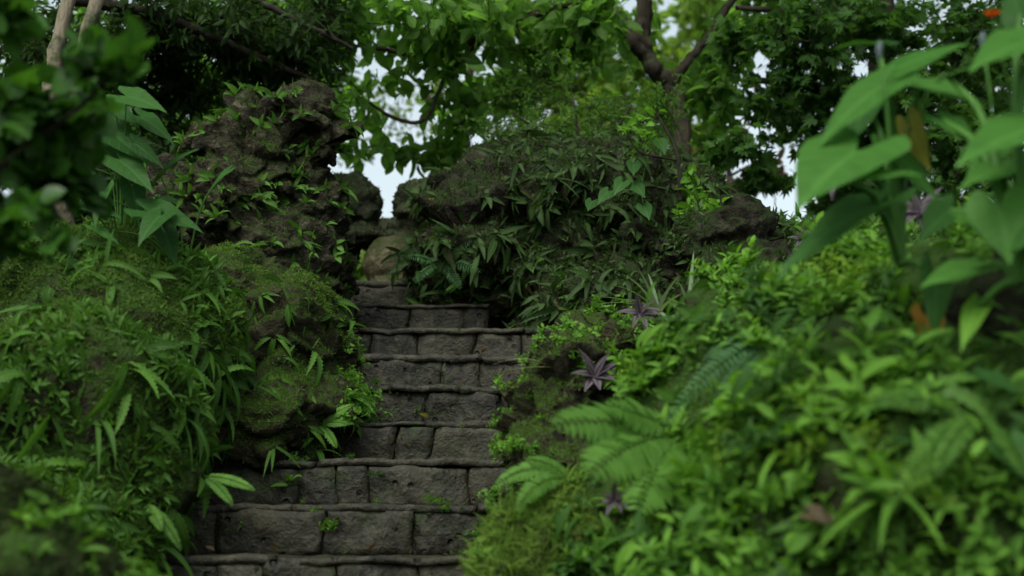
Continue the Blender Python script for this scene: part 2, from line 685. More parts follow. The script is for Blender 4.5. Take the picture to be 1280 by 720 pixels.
def B(px, py, d, rx, rz, ry):
    k = d / FPX
    return P(px, py, d), (rx * k, ry, rz * k)


def rock(name, label, blobs, mat, voxel, big=.05, mid=.02, fine=.006, strata=0., freq=2.2, block=0., bfreq=4., bscale=((1., 1.), (2.3, .32), (5.1, .12)), cat='rock', group=None, floor=True):
    bm = bmesh.new()
    for c, r in blobs:
        m = Matrix.Translation(Vector(c)) @ Matrix.Rotation(random.uniform(-.3, .3), 4, 'Z') @ Matrix.Rotation(random.uniform(-.25, .25), 4, 'Y') @ Matrix.Diagonal((*r, 1))
        bmesh.ops.create_icosphere(bm, subdivisions=4, radius=1, matrix=m)
    me = bpy.data.meshes.new(name)
    bm.to_mesh(me)
    bm.free()
    o = link(name, me)
    md = o.modifiers.new('r', 'REMESH')
    md.mode = 'VOXEL'
    md.voxel_size = voxel
    dg = bpy.context.evaluated_depsgraph_get()
    m2 = bpy.data.meshes.new_from_object(o.evaluated_get(dg))
    o.modifiers.clear()
    o.data = m2
    bpy.data.meshes.remove(me)
    n = len(m2.vertices)
    co = np.empty(n * 3)
    m2.vertices.foreach_get('co', co)
    co = co.reshape(-1, 3)
    # relax the joins a little
    e = np.empty(len(m2.edges) * 2, int)
    m2.edges.foreach_get('vertices', e)
    e = e.reshape(-1, 2)
    deg = np.bincount(e.ravel(), minlength=n)[:, None]
    for _ in range(4):
        s = np.zeros_like(co)
        np.add.at(s, e[:, 0], co[e[:, 1]])
        np.add.at(s, e[:, 1], co[e[:, 0]])
        co = .5 * co + .5 * s / np.maximum(deg, 1)

    def normals(c):
        m2.vertices.foreach_set('co', c.ravel())
        m2.update()
        nn = np.empty(n * 3)
        m2.vertex_normals.foreach_get('vector', nn)
        return nn.reshape(-1, 3)
    off = np.array([rng.uniform(0, 50) for _ in range(3)])
    nn = normals(co)
    q = co * freq + off
    d = big * fbm(q, 3)
    rid = 1 - np.abs(pnoise(q * 2.6 + 5)) * 2.2
    d += mid * rid
    if strata:
        qs = co * np.array([2.2, 2.2, 11]) + off
        qs[:, 2] += 1.6 * pnoise(co * 2.5 + off)
        sv = fbm(qs, 3)
        d += strata * (np.round(sv * 3) / 3 * .7 + sv * .5)
    if block:
        wq = co * np.array([1, 1, 1.7]) * bfreq + off + .35 * np.stack([pnoise(q * 2), pnoise(q * 2 + 9), pnoise(q * 2 + 19)], 1)
        for wf_, am in bscale:
            f1, f2, hv, pl = worley(wq * wf_ + 40 * wf_)
            d += block * am * ((hv - .5) * 1.1 + pl * 2.2 - .55 * np.clip(1 - (f2 - f1) * 9, 0, 1))
    co = co + nn * d[:, None]
    nn = normals(co)
    d2 = fine * fbm(co * freq * 7 + off, 3, .6) + mid * .5 * (np.abs(pnoise(co * freq * 4.3 + off)) - .3)
    co = co + nn * d2[:, None]
    base = np.array([co[:, 0].mean(), co[:, 1].mean(), co[:, 2].min()])
    nn = normals(co)
    m2.polygons.foreach_set('use_smooth', np.ones(len(m2.polygons), bool))
    m2.calc_loop_triangles()
    tri = np.empty(len(m2.loop_triangles) * 3, int)
    m2.loop_triangles.foreach_get('vertices', tri)
    tri = tri.reshape(-1, 3)
    ROCKS[name] = ROCKS.get(name, []) + [o]
    BVHS.append(BVHTree.FromPolygons([tuple(c) for c in co], [tuple(t) for t in tri.tolist()]))
    m2.vertices.foreach_set('co', (co - base).ravel())
    m2.update()
    o.location = base
    m2.materials.clear()
    m2.materials.append(mat)
    tag(o, label, cat, group)
    return dict(o=o, co=co, tri=tri)


crag = rock('crag', 'tall craggy brown rock jutting against the sky left of the steps', [
    B(330, 215, 6.5, 80, 88, .32), B(390, 165, 6.45, 42, 36, .18), B(295, 265, 6.4, 62, 90, .35), B(395, 262, 6.5, 40, 56, .22),
    B(350, 330, 6.4, 72, 70, .35), B(412, 186, 6.36, 26, 20, .12), B(396, 152, 6.38, 46, 36, .22), B(275, 182, 6.5, 44, 34, .22), B(335, 158, 6.5, 55, 32, .2), B(350, 420, 6.4, 70, 90, .3),
    B(330, 520, 6.5, 70, 120, .3), B(418, 330, 6.8, 22, 60, .2), B(245, 300, 6.7, 60, 95, .3)],
    M_ROCK, .0105, .05, .006, .006, .022, 2.4, .042, 2.6, ((1., 1.), (2.3, .36), (5.1, .16)))
lower = rock('boulder', 'rounded mossy brown boulder narrowing the left side of the steps', [
    B(358, 450, 5.75, 80, 112, .38), B(330, 530, 5.45, 80, 66, .25), B(402, 510, 5.75, 52, 72, .3), B(300, 400, 5.85, 80, 92, .35),
    B(372, 405, 6.0, 38, 70, .3), B(250, 500, 5.4, 80, 90, .3)],
    M_ROCK_LOW, .014, .05, .008, .006, .010, 2.3, .026, 3.0)
bank = rock('mossy_mound', 'ferny mossy mound sloping down to the left end of the lowest steps', [
    B(170, 440, 5.15, 125, 130, .4), B(80, 540, 4.8, 165, 150, .5), B(165, 610, 4.72, 75, 90, .25), B(30, 390, 5.2, 150, 105, .4),
    B(225, 400, 5.6, 62, 84, .3), B(40, 690, 4.5, 140, 120, .4), B(130, 350, 5.3, 90, 60, .3)],
    M_BANK, .025, .06, .02, .01, 0, 2.3, cat='mound')
near = rock('mossy_rock', 'blurred grassy rock in the near bottom left corner', [
    B(50, 745, 3.1, 100, 80, .2), B(-30, 670, 3.2, 90, 95, .2), B(50, 830, 3.1, 140, 130, .25)],
    M_BANK, .02, .03, .012, .006, 0, 3.5)
archr = rock('rock_arch', 'greenish grey rock arch at the top of the steps', [
    B(437, 255, 8.0, 34, 30, .2), B(480, 292, 8.0, 66, 14, .16), B(540, 262, 8.0, 46, 34, .25), B(425, 295, 8.0, 26, 26, .2), B(575, 240, 8.0, 36, 26, .2),
    B(412, 340, 8.0, 18, 50, .2), B(530, 310, 8.1, 30, 60, .25)],
    M_ARCH, .016, .02, .02, .008, .02, 2.4, .03, 5)
tan = rock('tan_stone', 'pale tan stone standing behind the topmost step', [
    B(487, 330, 7.75, 30, 34, .18), B(505, 345, 7.75, 20, 34, .15), B(490, 380, 7.75, 34, 40, .2)],
    M_TAN, .016, .02, .008, .004, 0, 3.5)
mound = rock('fern_mound', 'big dark mound covered in drooping ferns above the steps', [
    B(690, 305, 7.25, 125, 128, .45), B(700, 215, 7.35, 120, 42, .35), B(800, 232, 7.3, 80, 52, .35), B(645, 225, 7.35, 70, 40, .3), B(865, 275, 7.2, 50, 50, .35), B(612, 318, 7.15, 92, 100, .4), B(760, 285, 7.3, 85, 112, .4), B(825, 330, 7.1, 65, 110, .4),
    B(585, 262, 7.4, 50, 50, .25), B(690, 375, 7.1, 118, 40, .3), B(600, 370, 7.05, 62, 40, .25), B(760, 400, 6.9, 120, 80, .4),
    B(870, 420, 6.7, 80, 120, .4), B(560, 330, 7.2, 44, 54, .2)],
    M_MOUND, .022, .06, .016, .01, .012, 2.2, .05, 2.8, cat='mound')
darkr = rock('dark_rock', 'dark rounded rock below the sky gap right of the fern mound', [
    B(920, 300, 6.3, 62, 48, .3), B(880, 320, 6.3, 50, 50, .3), B(930, 370, 6.2, 90, 70, .3)],
    M_MOUND, .018, .04, .018, .010, .012, 2.6, .03, 4.5)
side = rock('stepside_rock', 'mossy brown rock with green edges on the right side of the steps', [
    B(705, 500, 4.95, 66, 84, .3), B(745, 450, 5.1, 66, 56, .3), B(668, 535, 4.8, 34, 62, .18), B(720, 580, 4.75, 80, 60, .25),
    B(710, 680, 4.8, 100, 100, .3)],
    M_ROCK_LOW, .016, .04, .018, .010, .01, 2.8, .03, 5.5)
pebble = rock('round_stone', 'small round stone on the step end beside the fern mound', [
    B(716, 406, 5.5, 24, 15, .06), B(735, 425, 5.5, 30, 22, .08)], M_ROCK_LOW, .01, .012, .006, .003, 0, 6)
ball = rock('mossy_stone', 'round stone wrapped in bright moss at the bottom of the steps', [
    B(670, 690, 4.15, 58, 66, .16), B(705, 655, 4.2, 48, 50, .15), B(750, 690, 4.2, 60, 60, .18), B(680, 800, 4.15, 100, 100, .2), B(640, 720, 4.1, 40, 50, .12)],
    M_BALL, .014, .04, .02, .008, 0, 4.5)
slope = rock('green_bank', 'bright bank thick with herbs filling the right of the picture', [
    B(1190, 660, 3.35, 300, 250, .5), B(960, 580, 4.1, 170, 190, .4), B(820, 660, 4.3, 110, 100, .3), B(1240, 470, 3.8, 220, 150, .4),
    B(1060, 440, 4.2, 130, 120, .35), B(880, 480, 4.5, 100, 95, .3), B(950, 390, 4.6, 80, 55, .3), B(1150, 830, 3.4, 380, 240, .5),
    B(900, 800, 4.1, 200, 150, .4), B(1190, 385, 4.1, 170, 70, .4), B(1280, 360, 4.2, 140, 80, .4)],
    M_BANK, .03, .06, .02, .01, 0, 2.2, cat='bank')

outcrop = rock('outcrop', 'dark stone showing through the herbs in the middle of the right bank', [
    B(1080, 440, 3.5, 52, 34, .14), B(1040, 455, 3.6, 40, 28, .12)], M_MOUND, .014, .02, .012, .006, .008, 3.5, .02, 7)
outcrop2 = rock('outcrop', 'dark stone under the broad leaves at the right edge of the bank', [
    B(1245, 410, 3.25, 50, 62, .16), B(1290, 360, 3.3, 50, 60, .16)], M_MOUND, .014, .02, .012, .006, .008, 3.5, .02, 7)

# ------------------------------------------------------------------ stairs
stairs = link('stone_staircase', None, loc=(-.6, STEP0, EYE))
tag(stairs, 'worn damp stone staircase climbing between the mossy rocks', 'staircase')
SO = np.array([-.6, STEP0, EYE])


def stone_block(acc, lo, hi, tone, bev, amp, cuts, seed, skew=(0, 0, 0)):
    bm = bmesh.new()
    c = [(a + b) / 2 for a, b in zip(lo, hi)]
    s = [b - a for a, b in zip(lo, hi)]
    bmesh.ops.create_cube(bm, size=1, matrix=Matrix.Translation(c) @ Matrix.Diagonal((*s, 1)))
    L = max(s)
    # slice into a grid so that wear can bend the edges
    for ax in range(3):
        k = max(1, min(28, int(s[ax] / cuts)))
        for i in range(1, k):
            nv = [0, 0, 0]
            nv[ax] = 1
            co = list(c)
            co[ax] = lo[ax] + s[ax] * i / k
            bmesh.ops.bisect_plane(bm, geom=bm.verts[:] + bm.edges[:] + bm.faces[:], plane_co=co, plane_no=nv)
    v = np.array([x.co[:] for x in bm.verts])
    bm.verts.index_update()
    F = [[x.index for x in f.verts] for f in bm.faces]
    bm.free()
    # round the edges: pull points inside a rounded box
    h = np.array(s) / 2
    cc = np.array(c)
    q = v - cc
    inner = np.clip(q, -(h - bev), h - bev)
    dlt = q - inner
    ln = np.linalg.norm(dlt, axis=1, keepdims=True)
    q = np.where(ln > 1e-6, inner + dlt / np.maximum(ln, 1e-9) * np.minimum(ln, bev), q)
    v = q + cc
    fx = (v[:, 0] - lo[0]) / s[0]
    v[:, 0] += (v[:, 2] - c[2]) * (skew[0] * (1 - fx) + skew[1] * fx)
    v[:, 1] += (v[:, 0] - c[0]) * skew[2]
    qn = v * 9 + seed
    d = np.stack([fbm(qn, 3), fbm(qn + 31, 3), fbm(qn + 57, 3)], 1) * amp
    qf = v * 42 + seed
    d += np.stack([pnoise(qf), pnoise(qf + 31), pnoise(qf + 57)], 1) * amp * .35
    v = v + d
    tris = []
    for f in F:
        for i in range(1, len(f) - 1):
            tris.append((f[0], f[i], f[i + 1]))
    acc.add(v - SO, tris, np.tile((0, 0, tone), (len(v), 1)))


for n in range(-9, 9):
    y = STEP0 + TREAD * n
    z = EYE + RISE * n
    if n <= 2:
        x0, x1 = -1.5, .22
    elif n <= 6:
        x0, x1 = -.95, .42
    elif n == 7:
        x0, x1 = -.95, -.1
    else:
        x0, x1 = -.98, -.42 if n == 8 else -.5
    vis = n >= -1
    st = link('step', None, parent=stairs, loc=(0, 0, 0))
    rs = Acc()
    x, sk0 = x0, 0
    while x < x1 - .02:
        wd = random.choice((random.uniform(.09, .16), random.uniform(.17, .26), random.uniform(.24, .36))) if vis else .4
        xe = min(x + wd, x1)
        if x1 - xe < .08:
            xe = x1
        dy, sk1 = random.uniform(-.010, .008), random.uniform(-.16, .16)
        stone_block(rs, (x + .001, y + .004 + dy * .8, z - RISE - .012), (xe - .001, y + .2, z - .023 - random.uniform(0, .004)), random.uniform(0, 1) ** 1.6, .007, .012, .022 if vis else .2, n * 7.7 + x, (sk0, sk1, random.uniform(-.05, .05)))
        x, sk0 = xe, sk1
    link('riser', rs.mesh('riser'), M_STEP, st)
    ts = Acc()
    x = x0
    while x < x1 - .02:
        wd = random.choice((random.uniform(.2, .4), random.uniform(.4, .8)))
        xe = min(x + wd, x1)
        if x1 - xe < .15:
            xe = x1
        stone_block(ts, (x + .002, y + random.uniform(-.011, .010), z - .027 + random.uniform(-.006, .004)), (xe - .002, y + TREAD + .06, z + random.uniform(-.010, .003)), random.uniform(0, 1), .0025, .008, .016 if vis else .25, n * 3.3 + x + 90, (random.uniform(-.5, .5), random.uniform(-.5, .5), random.uniform(-.012, .012)))
        x = xe
    link('tread', ts.mesh('tread'), M_LIP, st)

# dark mortar core behind the risers so that joints are not see-through
core = Acc()
for n in range(-9, 9):
    y, z = STEP0 + TREAD * n, EYE + RISE * n
    x0, x1 = (-1.48, .2) if n <= 2 else ((-.93, .4) if n <= 6 else (-.93, -.15 if n == 7 else -.5))
    v = np.array([(a, b, c) for a in (x0, x1) for b in (y + .026, y + .42) for c in (z - .6, z - .035)]) - SO
    core.add(v, [(0, 1, 3, 2), (4, 6, 7, 5), (0, 4, 5, 1), (2, 3, 7, 6), (1, 5, 7, 3), (0, 2, 6, 4)], np.zeros((8, 3)))
link('mortar_core', core.mesh('mortar_core', False), M_STEP, stairs)

cm = []
for n in range(-1, 8):
    x0, x1 = (-1.45, .2) if n <= 2 else (-.9, .35)
    k = 420
    xs = rng.uniform(x0, x1, k)
    keep = pnoise(np.stack([xs * 6, np.full(k, n * 3.1), np.zeros(k)], 1)) > .05
    xs = xs[keep]
    back = rng.random(len(xs)) < .6
    yy = np.where(back, STEP0 + TREAD * (n + 1) + rng.normal(size=len(xs)) * .012, STEP0 + TREAD * n + .004 + rng.random(len(xs)) * .012)
    zz = np.where(back, EYE + RISE * n, EYE + RISE * n - .03 - rng.random(len(xs)) ** 3 * .1)
    cm.append(np.stack([xs, yy, zz], 1))
cm = np.concatenate(cm)
A_ = Acc()
cb = cm.mean(0)
A_.scatter(leaf_tpl(2, lambda t: .2 * (1 - t) + .01, .3, .8), frames(rng.normal(size=cm.shape) + np.array([0, -.6, .4]), rng.normal(size=cm.shape) + np.array([0, -.5, .5]), rng.uniform(.008, .024, len(cm))), cm - cb, rng.random(len(cm)))
tag(link('moss', A_.mesh('moss'), L_MOSS_D, loc=cb), 'dark moss in the corners of the stone steps', 'moss', kind='stuff')

# ------------------------------------------------------------------ scatter on rocks
EYES = [Vector((0, 0, EYE)), Vector((-.7, 0, EYE)), Vector((.7, 0, EYE))]


def visible(p, n):
    for e in EYES:
        d = e - p
        L = d.length
        d.normalize()
        q = p + n * .03 + d * .02
        if not any(b.ray_cast(q, d, L)[0] is not None for b in BVHS):
            return True
    return False


def sample(rk, n, seed=0, check=True, minz=-.6, facing=-.15, region=None, dens=None):
    """random points on a rock that the camera side can see; returns points, normals"""
    r = np.random.default_rng(seed + 11)
    co, tri = rk['co'], rk['tri']
    a, b, c = co[tri[:, 0]], co[tri[:, 1]], co[tri[:, 2]]
    cr = np.cross(b - a, c - a)
    ar = np.linalg.norm(cr, axis=1)
    nn = cr / np.maximum(ar, 1e-12)[:, None]
    cen = (a + b + c) / 3
    tocam = nrm(np.array([0, 0, EYE]) - cen)
    wgt = ar * ((nn * tocam).sum(1) > facing) * (nn[:, 2] > minz)
    px, py = proj(cen)
    wgt = wgt * (px > -120) * (px < 1400) * (py > -80) * (py < 800)
    if region is not None:
        wgt = wgt * region(px, py)
    if dens is not None:
        wgt = wgt * np.clip(dens(cen, nn), 0, None)
    if wgt.sum() <= 0:
        return np.zeros((0, 3)), np.zeros((0, 3))
    wgt = wgt / wgt.sum()
    k = r.choice(len(wgt), size=n, p=wgt)
    s, t = r.random(n), r.random(n)
    fl = s + t > 1
    s[fl], t[fl] = 1 - s[fl], 1 - t[fl]
    p = a[k] + (b - a)[k] * s[:, None] + (c - a)[k] * t[:, None]
    m = nn[k]
    if check:
        ok = np.array([visible(Vector(p[i]), Vector(m[i])) for i in range(n)], bool)
        p, m = p[ok], m[ok]
    return p, m


def thin(p, m, dist, maxn):
    keep = []
    for i in range(len(p)):
        if len(keep) >= maxn:
            break
        if keep and np.min(((p[keep] - p[i]) ** 2).sum(1)) < dist * dist:
            continue
        keep.append(i)
    return p[keep], m[keep]


def place_all(name, meshes, mat, pts, nms, label, cat, group, smin, smax, tilt=.5, sink=.006):
    protos = []
    for i in range(len(pts)):
        k = i % len(meshes)
        if k >= len(protos):
            o = link(name, meshes[k], mat)
            tag(o, label, cat, group)
            protos.append(o)
        else:
            o = protos[k].copy()
            COL.objects.link(o)
            o['label'], o['category'], o['group'] = label, cat, group
        n = nms[i]
        h = np.array([n[0], n[1], 0.]) + rng.normal(size=3) * np.array([.35, .35, 0])
        h = h + np.array([0, -.25, 0])
        up = nrm(np.array([0, 0, 1.]) * (1 - tilt) + n * tilt + rng.normal(size=3) * .15)
        x = nrm(np.cross(h, up))
        y = np.cross(up, x)
        s = random.uniform(smin, smax)
        mtx = np.eye(4)
        mtx[:3, 0], mtx[:3, 1], mtx[:3, 2] = x * s, y * s, up * s
        mtx[:3, 3] = pts[i] - n * sink
        o.matrix_world = Matrix(mtx.tolist())
    return protos


# ---- plant meshes: outward is +y, up is +z
def strap_fern(nb, L, W, droop, el=(-15, 70), lobes=.0, spread=105, nseg=9):
    a = Acc()
    for i in range(nb):
        az = R(random.uniform(-spread, spread))
        e = R(random.uniform(*el))
        d = np.array([math.sin(az) * math.cos(e), math.cos(az) * math.cos(e), math.sin(e)])
        l = L * random.uniform(.55, 1.15)
        pts = curve_pts(rng.normal(size=3) * .006, d, l, droop * random.uniform(.3, 1.6), nseg if not lobes else 20)
        ww = W * random.uniform(.75, 1.25)
        ribbon(a, pts, lambda t: max(.0012, ww * (math.sin(PI * min(1, t * .97 + .02) ** .7) ** .85)) if t < 1 else .0008,
               random.uniform(.1, .5), random.random(), up=nrm((rng.normal() * .3, .75, .65)), lobes=lobes, roll=random.uniform(-.5, .5))
    return a.mesh('strap_fern')


def pinnate_frond(a, p0, d, L, W, droop, pairs=20, tone=None, sag=(0, 0, -1), lw=.16, face=(0, 0, 1)):
    pts = curve_pts(p0, d, L, droop, 14, sag)
    tone = random.random() if tone is None else tone
    tube(a, pts, np.linspace(.0022, .0007, len(pts)) * (L / .3), 4, tone=tone)
    P0, D0, U0, S0 = [], [], [], []
    for i in range(pairs):
        t = .1 + .9 * (i / pairs)
        f = t * (len(pts) - 1)
        k = min(int(f), len(pts) - 2)
        p = pts[k] + (pts[k + 1] - pts[k]) * (f - k)
        dd = nrm(pts[k + 1] - pts[k])
        x = np.cross(dd, face)
        if np.linalg.norm(x) < .2:
            x = np.cross(dd, (0, 1, .1))
        x = nrm(x)
        up = np.cross(x, dd)
        l = W * (math.sin(PI * (.12 + .85 * t)) ** .8)
        for s in (-1, 1):
            P0.append(p)
            D0.append(x * s + dd * .35 - up * .15 + rng.normal(size=3) * .06)
            U0.append(up + rng.normal(size=3) * .1)
            S0.append(l)
    tpl = leaf_tpl(3, ovate(lw, .6), .2, .4)
    a.scatter(tpl, frames(np.array(D0), np.array(U0), np.array(S0)), np.array(P0), np.clip(tone + rng.normal(size=len(P0)) * .1, 0, 1))


def pinnate_fern(nf, L, W, droop):
    a = Acc()
    for i in range(nf):
        az = R(random.uniform(-85, 85))
        e = R(random.uniform(0, 55))
        d = np.array([math.sin(az) * math.cos(e), math.cos(az) * math.cos(e), math.sin(e)])
        pinnate_frond(a, rng.normal(size=3) * .005, d, L * random.uniform(.7, 1.15), W, droop * random.uniform(.7, 1.3))
    return a.mesh('pinnate_fern')


def herb(nst, L, lw, hgt, tpl):
    """low leafy sprigs"""
    a = Acc()
    for s in range(nst):
        az = random.uniform(0, 2 * PI)
        e = R(random.uniform(25, 85))
        d = np.array([math.sin(az) * math.cos(e), math.cos(az) * math.cos(e), math.sin(e)])
        pts = curve_pts(rng.normal(size=3) * np.array([.015, .015, 0]), d, hgt * random.uniform(.6, 1.2), .5, 5)
        tube(a, pts, np.linspace(.0018, .001, 6), 3, tone=.4)
        k = random.randint(5, 8)
        D, U, S, T = [], [], [], []
        for j in range(k):
            t = (j + 1) / k
            f = t * 5
            q = min(int(f), 4)
            p = pts[q] + (pts[q + 1] - pts[q]) * (f - q)
            a2 = j * 2.4 + random.uniform(-.5, .5)
            dd = np.array([math.cos(a2), math.sin(a2), random.uniform(.0, .8)]) + nrm(pts[q + 1] - pts[q]) * .4
            D.append(dd)
            U.append(np.array([0, 0, 1.]) + rng.normal(size=3) * .35)
            S.append(L * random.uniform(.6, 1.2))
            T.append(p)
        a.scatter(tpl, frames(np.array(D), np.array(U), np.array(S)), np.array(T), np.clip(rng.normal(.5, .28, k), 0, 1))
    return a.mesh('leafy_herb')


FERNS = [strap_fern(random.randint(3, 7), random.uniform(.10, .19), random.uniform(.008, .0135), random.uniform(.8, 2.0), (-65, 60), random.choice([0, .28, .22]), 120) for _ in range(16)]
FERNS_BIG = [strap_fern(random.randint(3, 5), .23, .016, 1.6, (-50, 45), random.choice([.2, .28, .33])) for _ in range(8)]
FERNS_MOUND = [strap_fern(random.randint(5, 9), random.uniform(.09, .15), random.uniform(.008, .0135), random.uniform(.4, 1.8), (-75, 45), random.choice([0, 0, .2]), 150) for _ in range(16)]
SPRIGS = [strap_fern(random.randint(4, 7), .085, .011, .8, (0, 80)) for _ in range(6)]
PINN = [pinnate_fern(random.randint(4, 6), .24, .05, 1.1) for _ in range(4)]
PINN_D = [pinnate_fern(random.randint(5, 7), .24, .045, 1.2) for _ in range(3)]
HERBS = [herb(random.randint(5, 8), .038, 0, .075, leaf_tpl(4, ovate(.2, .75), .25, .6)) for _ in range(7)]
HERBS_L = [herb(random.randint(4, 6), .075, 0, .10, leaf_tpl(5, ovate(.15, .75), .25, .8)) for _ in range(5)]
HERBS_S = [herb(random.randint(5, 8), .02, 0, .045, OVATE_LITE) for _ in range(5)]


def stuff_cover(name, label, rk, n, tpl, mat, size, seed, spread=.5, dens=None, region=None, cat='plants', facing=-.2, check=False, out=.0):
    p, m = sample(rk, n, seed, check, -.7, facing, region, dens)
    k = len(p)
    r = np.random.default_rng(seed)
    dirs = m * r.uniform(.25, 1, k)[:, None] + r.normal(size=(k, 3)) * spread + np.array([0, 0, .12])
    s = size * r.uniform(.5, 1.3, k)
    tone = np.clip(.5 + .45 * pnoise(p * 9) + r.normal(size=k) * .18, 0, 1)
    a = Acc()
    base = p.mean(0)
    a.scatter(tpl, frames(dirs, m + r.normal(size=(k, 3)) * .4 + 1e-3, s), p - base - m * .003 + m * out, tone)
    o = link(name, a.mesh(name), mat, loc=base)
    tag(o, label, cat, kind='stuff')
    return o


def nmask(freq, thr, gain=4):
    return lambda c, n: np.clip((pnoise(c * freq + 3.3) - thr) * gain, 0, 1)


def OPEN0(x, y):
    k = np.ones(len(x))
    for hx, hy, a_, b_ in ((765, 565, 78, 72), (1155, 320, 60, 50), (1065, 440, 80, 44), (1165, 425, 40, 40), (1230, 560, 60, 50), (930, 465, 44, 34)):
        k = k * (((x - hx) / a_) ** 2 + ((y - hy) / b_) ** 2 > 1)
    return k


# ---- moss on every rock
TUFT2 = leaf_tpl(2, lambda t: .16 * (1 - t) + .01, .3, .8)
stuff_cover('moss', 'moss on the ledges of the tall crag', crag, 26000, TUFT2, L_MOSS_D, .016, 21, dens=lambda c, n: np.clip(.2 + n[:, 2] + pnoise(c * 5), 0, 1))
stuff_cover('moss', 'moss coating the rounded boulder left of the steps', lower, 20000, TUFT2, L_MOSS, .016, 22, dens=lambda c, n: np.clip(.15 + n[:, 2] * .5 + pnoise(c * 5), 0, 1))
stuff_cover('moss', 'thick green moss on the left mound', bank, 45000, TUFT2, L_MOSS, .020, 23, dens=lambda c, n: np.clip(.35 + n[:, 2] * .5 + pnoise(c * 4), 0, 1))
stuff_cover('moss', 'blurred grass and moss on the near corner rock', near, 14000, TUFT2, L_MOSS_D, .018, 24, dens=nmask(6, -.2))
stuff_cover('grass', 'blurred grass tips on the near corner rock', near, 110, LANCE, L_COVER, .06, 64, .5, region=lambda x, y: (x > 20))
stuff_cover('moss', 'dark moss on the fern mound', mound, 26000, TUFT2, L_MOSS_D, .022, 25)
stuff_cover('moss', 'thin moss on the rock beside the steps', side, 16000, TUFT2, L_MOSS, .014, 26, dens=lambda c, n: np.clip(.1 + n[:, 2] * .6 + pnoise(c * 6), 0, 1))
stuff_cover('moss', 'bright stringy moss wrapped round the bottom stone', ball, 15000, TUFT2, L_MOSS_B, .018, 27, .7, dens=lambda c, n: np.clip(.6 + pnoise(c * 7), 0, 1))
stuff_cover('stringy_moss', 'long stringy strands of moss hanging on the bottom stone', ball, 2600, leaf_tpl(4, lambda t: .03 * (1 - t) + .006, .2, 1.6), L_MOSS_B, .06, 67, .5)
stuff_cover('moss', 'moss on the stone arch', archr, 5000, TUFT2, L_MOSS_D, .018, 28, dens=lambda c, n: np.clip(n[:, 2] + pnoise(c * 5), 0, 1))
stuff_cover('undergrowth', 'dense low leaves under the herbs of the right bank', slope, 16000, LANCE_LITE, L_COVER, .024, 29, .8, region=lambda x, y: .12 + .88 * OPEN0(x, y), dens=lambda c, n: np.clip(.45 + pnoise(c * 3.5) * 1.5, 0, 1))
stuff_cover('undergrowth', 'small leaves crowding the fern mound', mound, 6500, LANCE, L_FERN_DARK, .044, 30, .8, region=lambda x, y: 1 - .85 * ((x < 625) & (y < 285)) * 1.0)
stuff_cover('undergrowth', 'small leaves crowding the left mound', bank, 4500, LANCE, L_FERN, .05, 31, .6, dens=nmask(4, -.1))
stuff_cover('undergrowth', 'small leaves on the dark rock right of the mound', darkr, 1200, LANCE, L_FERN_DARK, .05, 32, .6, dens=nmask(3, -.1))

gx_, gy_ = rng.uniform(.2, 4.0, 16000), rng.uniform(3.8, 9.0, 16000)
gp = np.stack([gx_, gy_, terrain(gx_, gy_)], 1)
gA = Acc()
gb = gp.mean(0)
gA.scatter(LANCE_LITE, frames(rng.normal(size=(16000, 3)) * .6 + np.array([0, 0, .7]), rng.normal(size=(16000, 3)) + np.array([0, 0, .5]), rng.uniform(.03, .09, 16000)), gp - gb, rng.random(16000))
tag(link('undergrowth', gA.mesh('undergrowth'), L_COVER, loc=gb), 'low leafy growth on the ground behind the right bank', 'plants', kind='stuff')

# ---- ferns as individuals
p, m = thin(*sample(bank, 1500, 41, dens=lambda c, n: np.clip(.45 + pnoise(c * 3.5) * 1.5, .03, 1)), .066, 150)
place_all('strap_fern', FERNS, L_FERN, p, m, 'arching strap fern among many on the left mossy mound', 'fern', 'strap ferns on the left mound', .6, 1.2)
p, m = thin(*sample(bank, 400, 42, region=lambda x, y: (y > 420)), .16, 34)
place_all('long_fern', FERNS_BIG, L_FERN, p, m, 'long drooping fern on the lower part of the left mound', 'fern', 'long ferns low on the left mound', .7, 1.15)
p, m = thin(*sample(bank, 700, 142, region=lambda x, y: (x > 150) * (x < 330) * (y > 430) * (y < 690)), .06, 55)
place_all('fringe_fern', FERNS, L_FERN, p, m, 'drooping fern on the edge of the left mound facing the lowest steps', 'fern', 'ferns fringing the lowest steps', .8, 1.3)
p, m = thin(*sample(lower, 600, 43, region=lambda x, y: 1 - .8 * (x > 320) * (y < 460), dens=lambda c, n: np.clip(.5 + pnoise(c * 4), 0, 1)), .075, 62)
place_all('boulder_fern', FERNS, L_FERN, p, m, 'small strap fern rooted on the rounded boulder beside the steps', 'fern', 'ferns on the rounded boulder', .55, 1.1)
p, m = thin(*sample(crag, 900, 44, dens=lambda c, n: np.clip(.35 + n[:, 2] + pnoise(c * 4) * 1.3, 0, 1)), .05, 120)
place_all('fern_sprig', SPRIGS, L_FERN, p, m, 'tiny fern sprig clinging to the tall crag', 'fern', 'fern sprigs on the tall crag', .5, 1.15)
bare = lambda x, y: 1 - .85 * ((x < 625) & (y < 285)) * 1.0
p, m = thin(*sample(mound, 2600, 45, region=bare), .06, 285)
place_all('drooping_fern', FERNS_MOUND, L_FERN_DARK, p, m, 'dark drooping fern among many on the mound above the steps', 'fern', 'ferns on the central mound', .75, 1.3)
p, m = thin(*sample(mound, 500, 146, region=bare), .12, 45)
place_all('withered_fern', FERNS_MOUND, L_WITHER, p, m, 'withered brown fern hanging among the green ones on the central mound', 'fern', 'withered ferns on the central mound', .8, 1.3)
p, m = thin(*sample(mound, 500, 46, region=lambda x, y: (y > 330) & (x < 760)), .13, 22)
place_all('hanging_fern', FERNS, L_FERN, p, m, 'greener fern hanging over the foot of the central mound', 'fern', 'greener ferns at the foot of the mound', .8, 1.2)
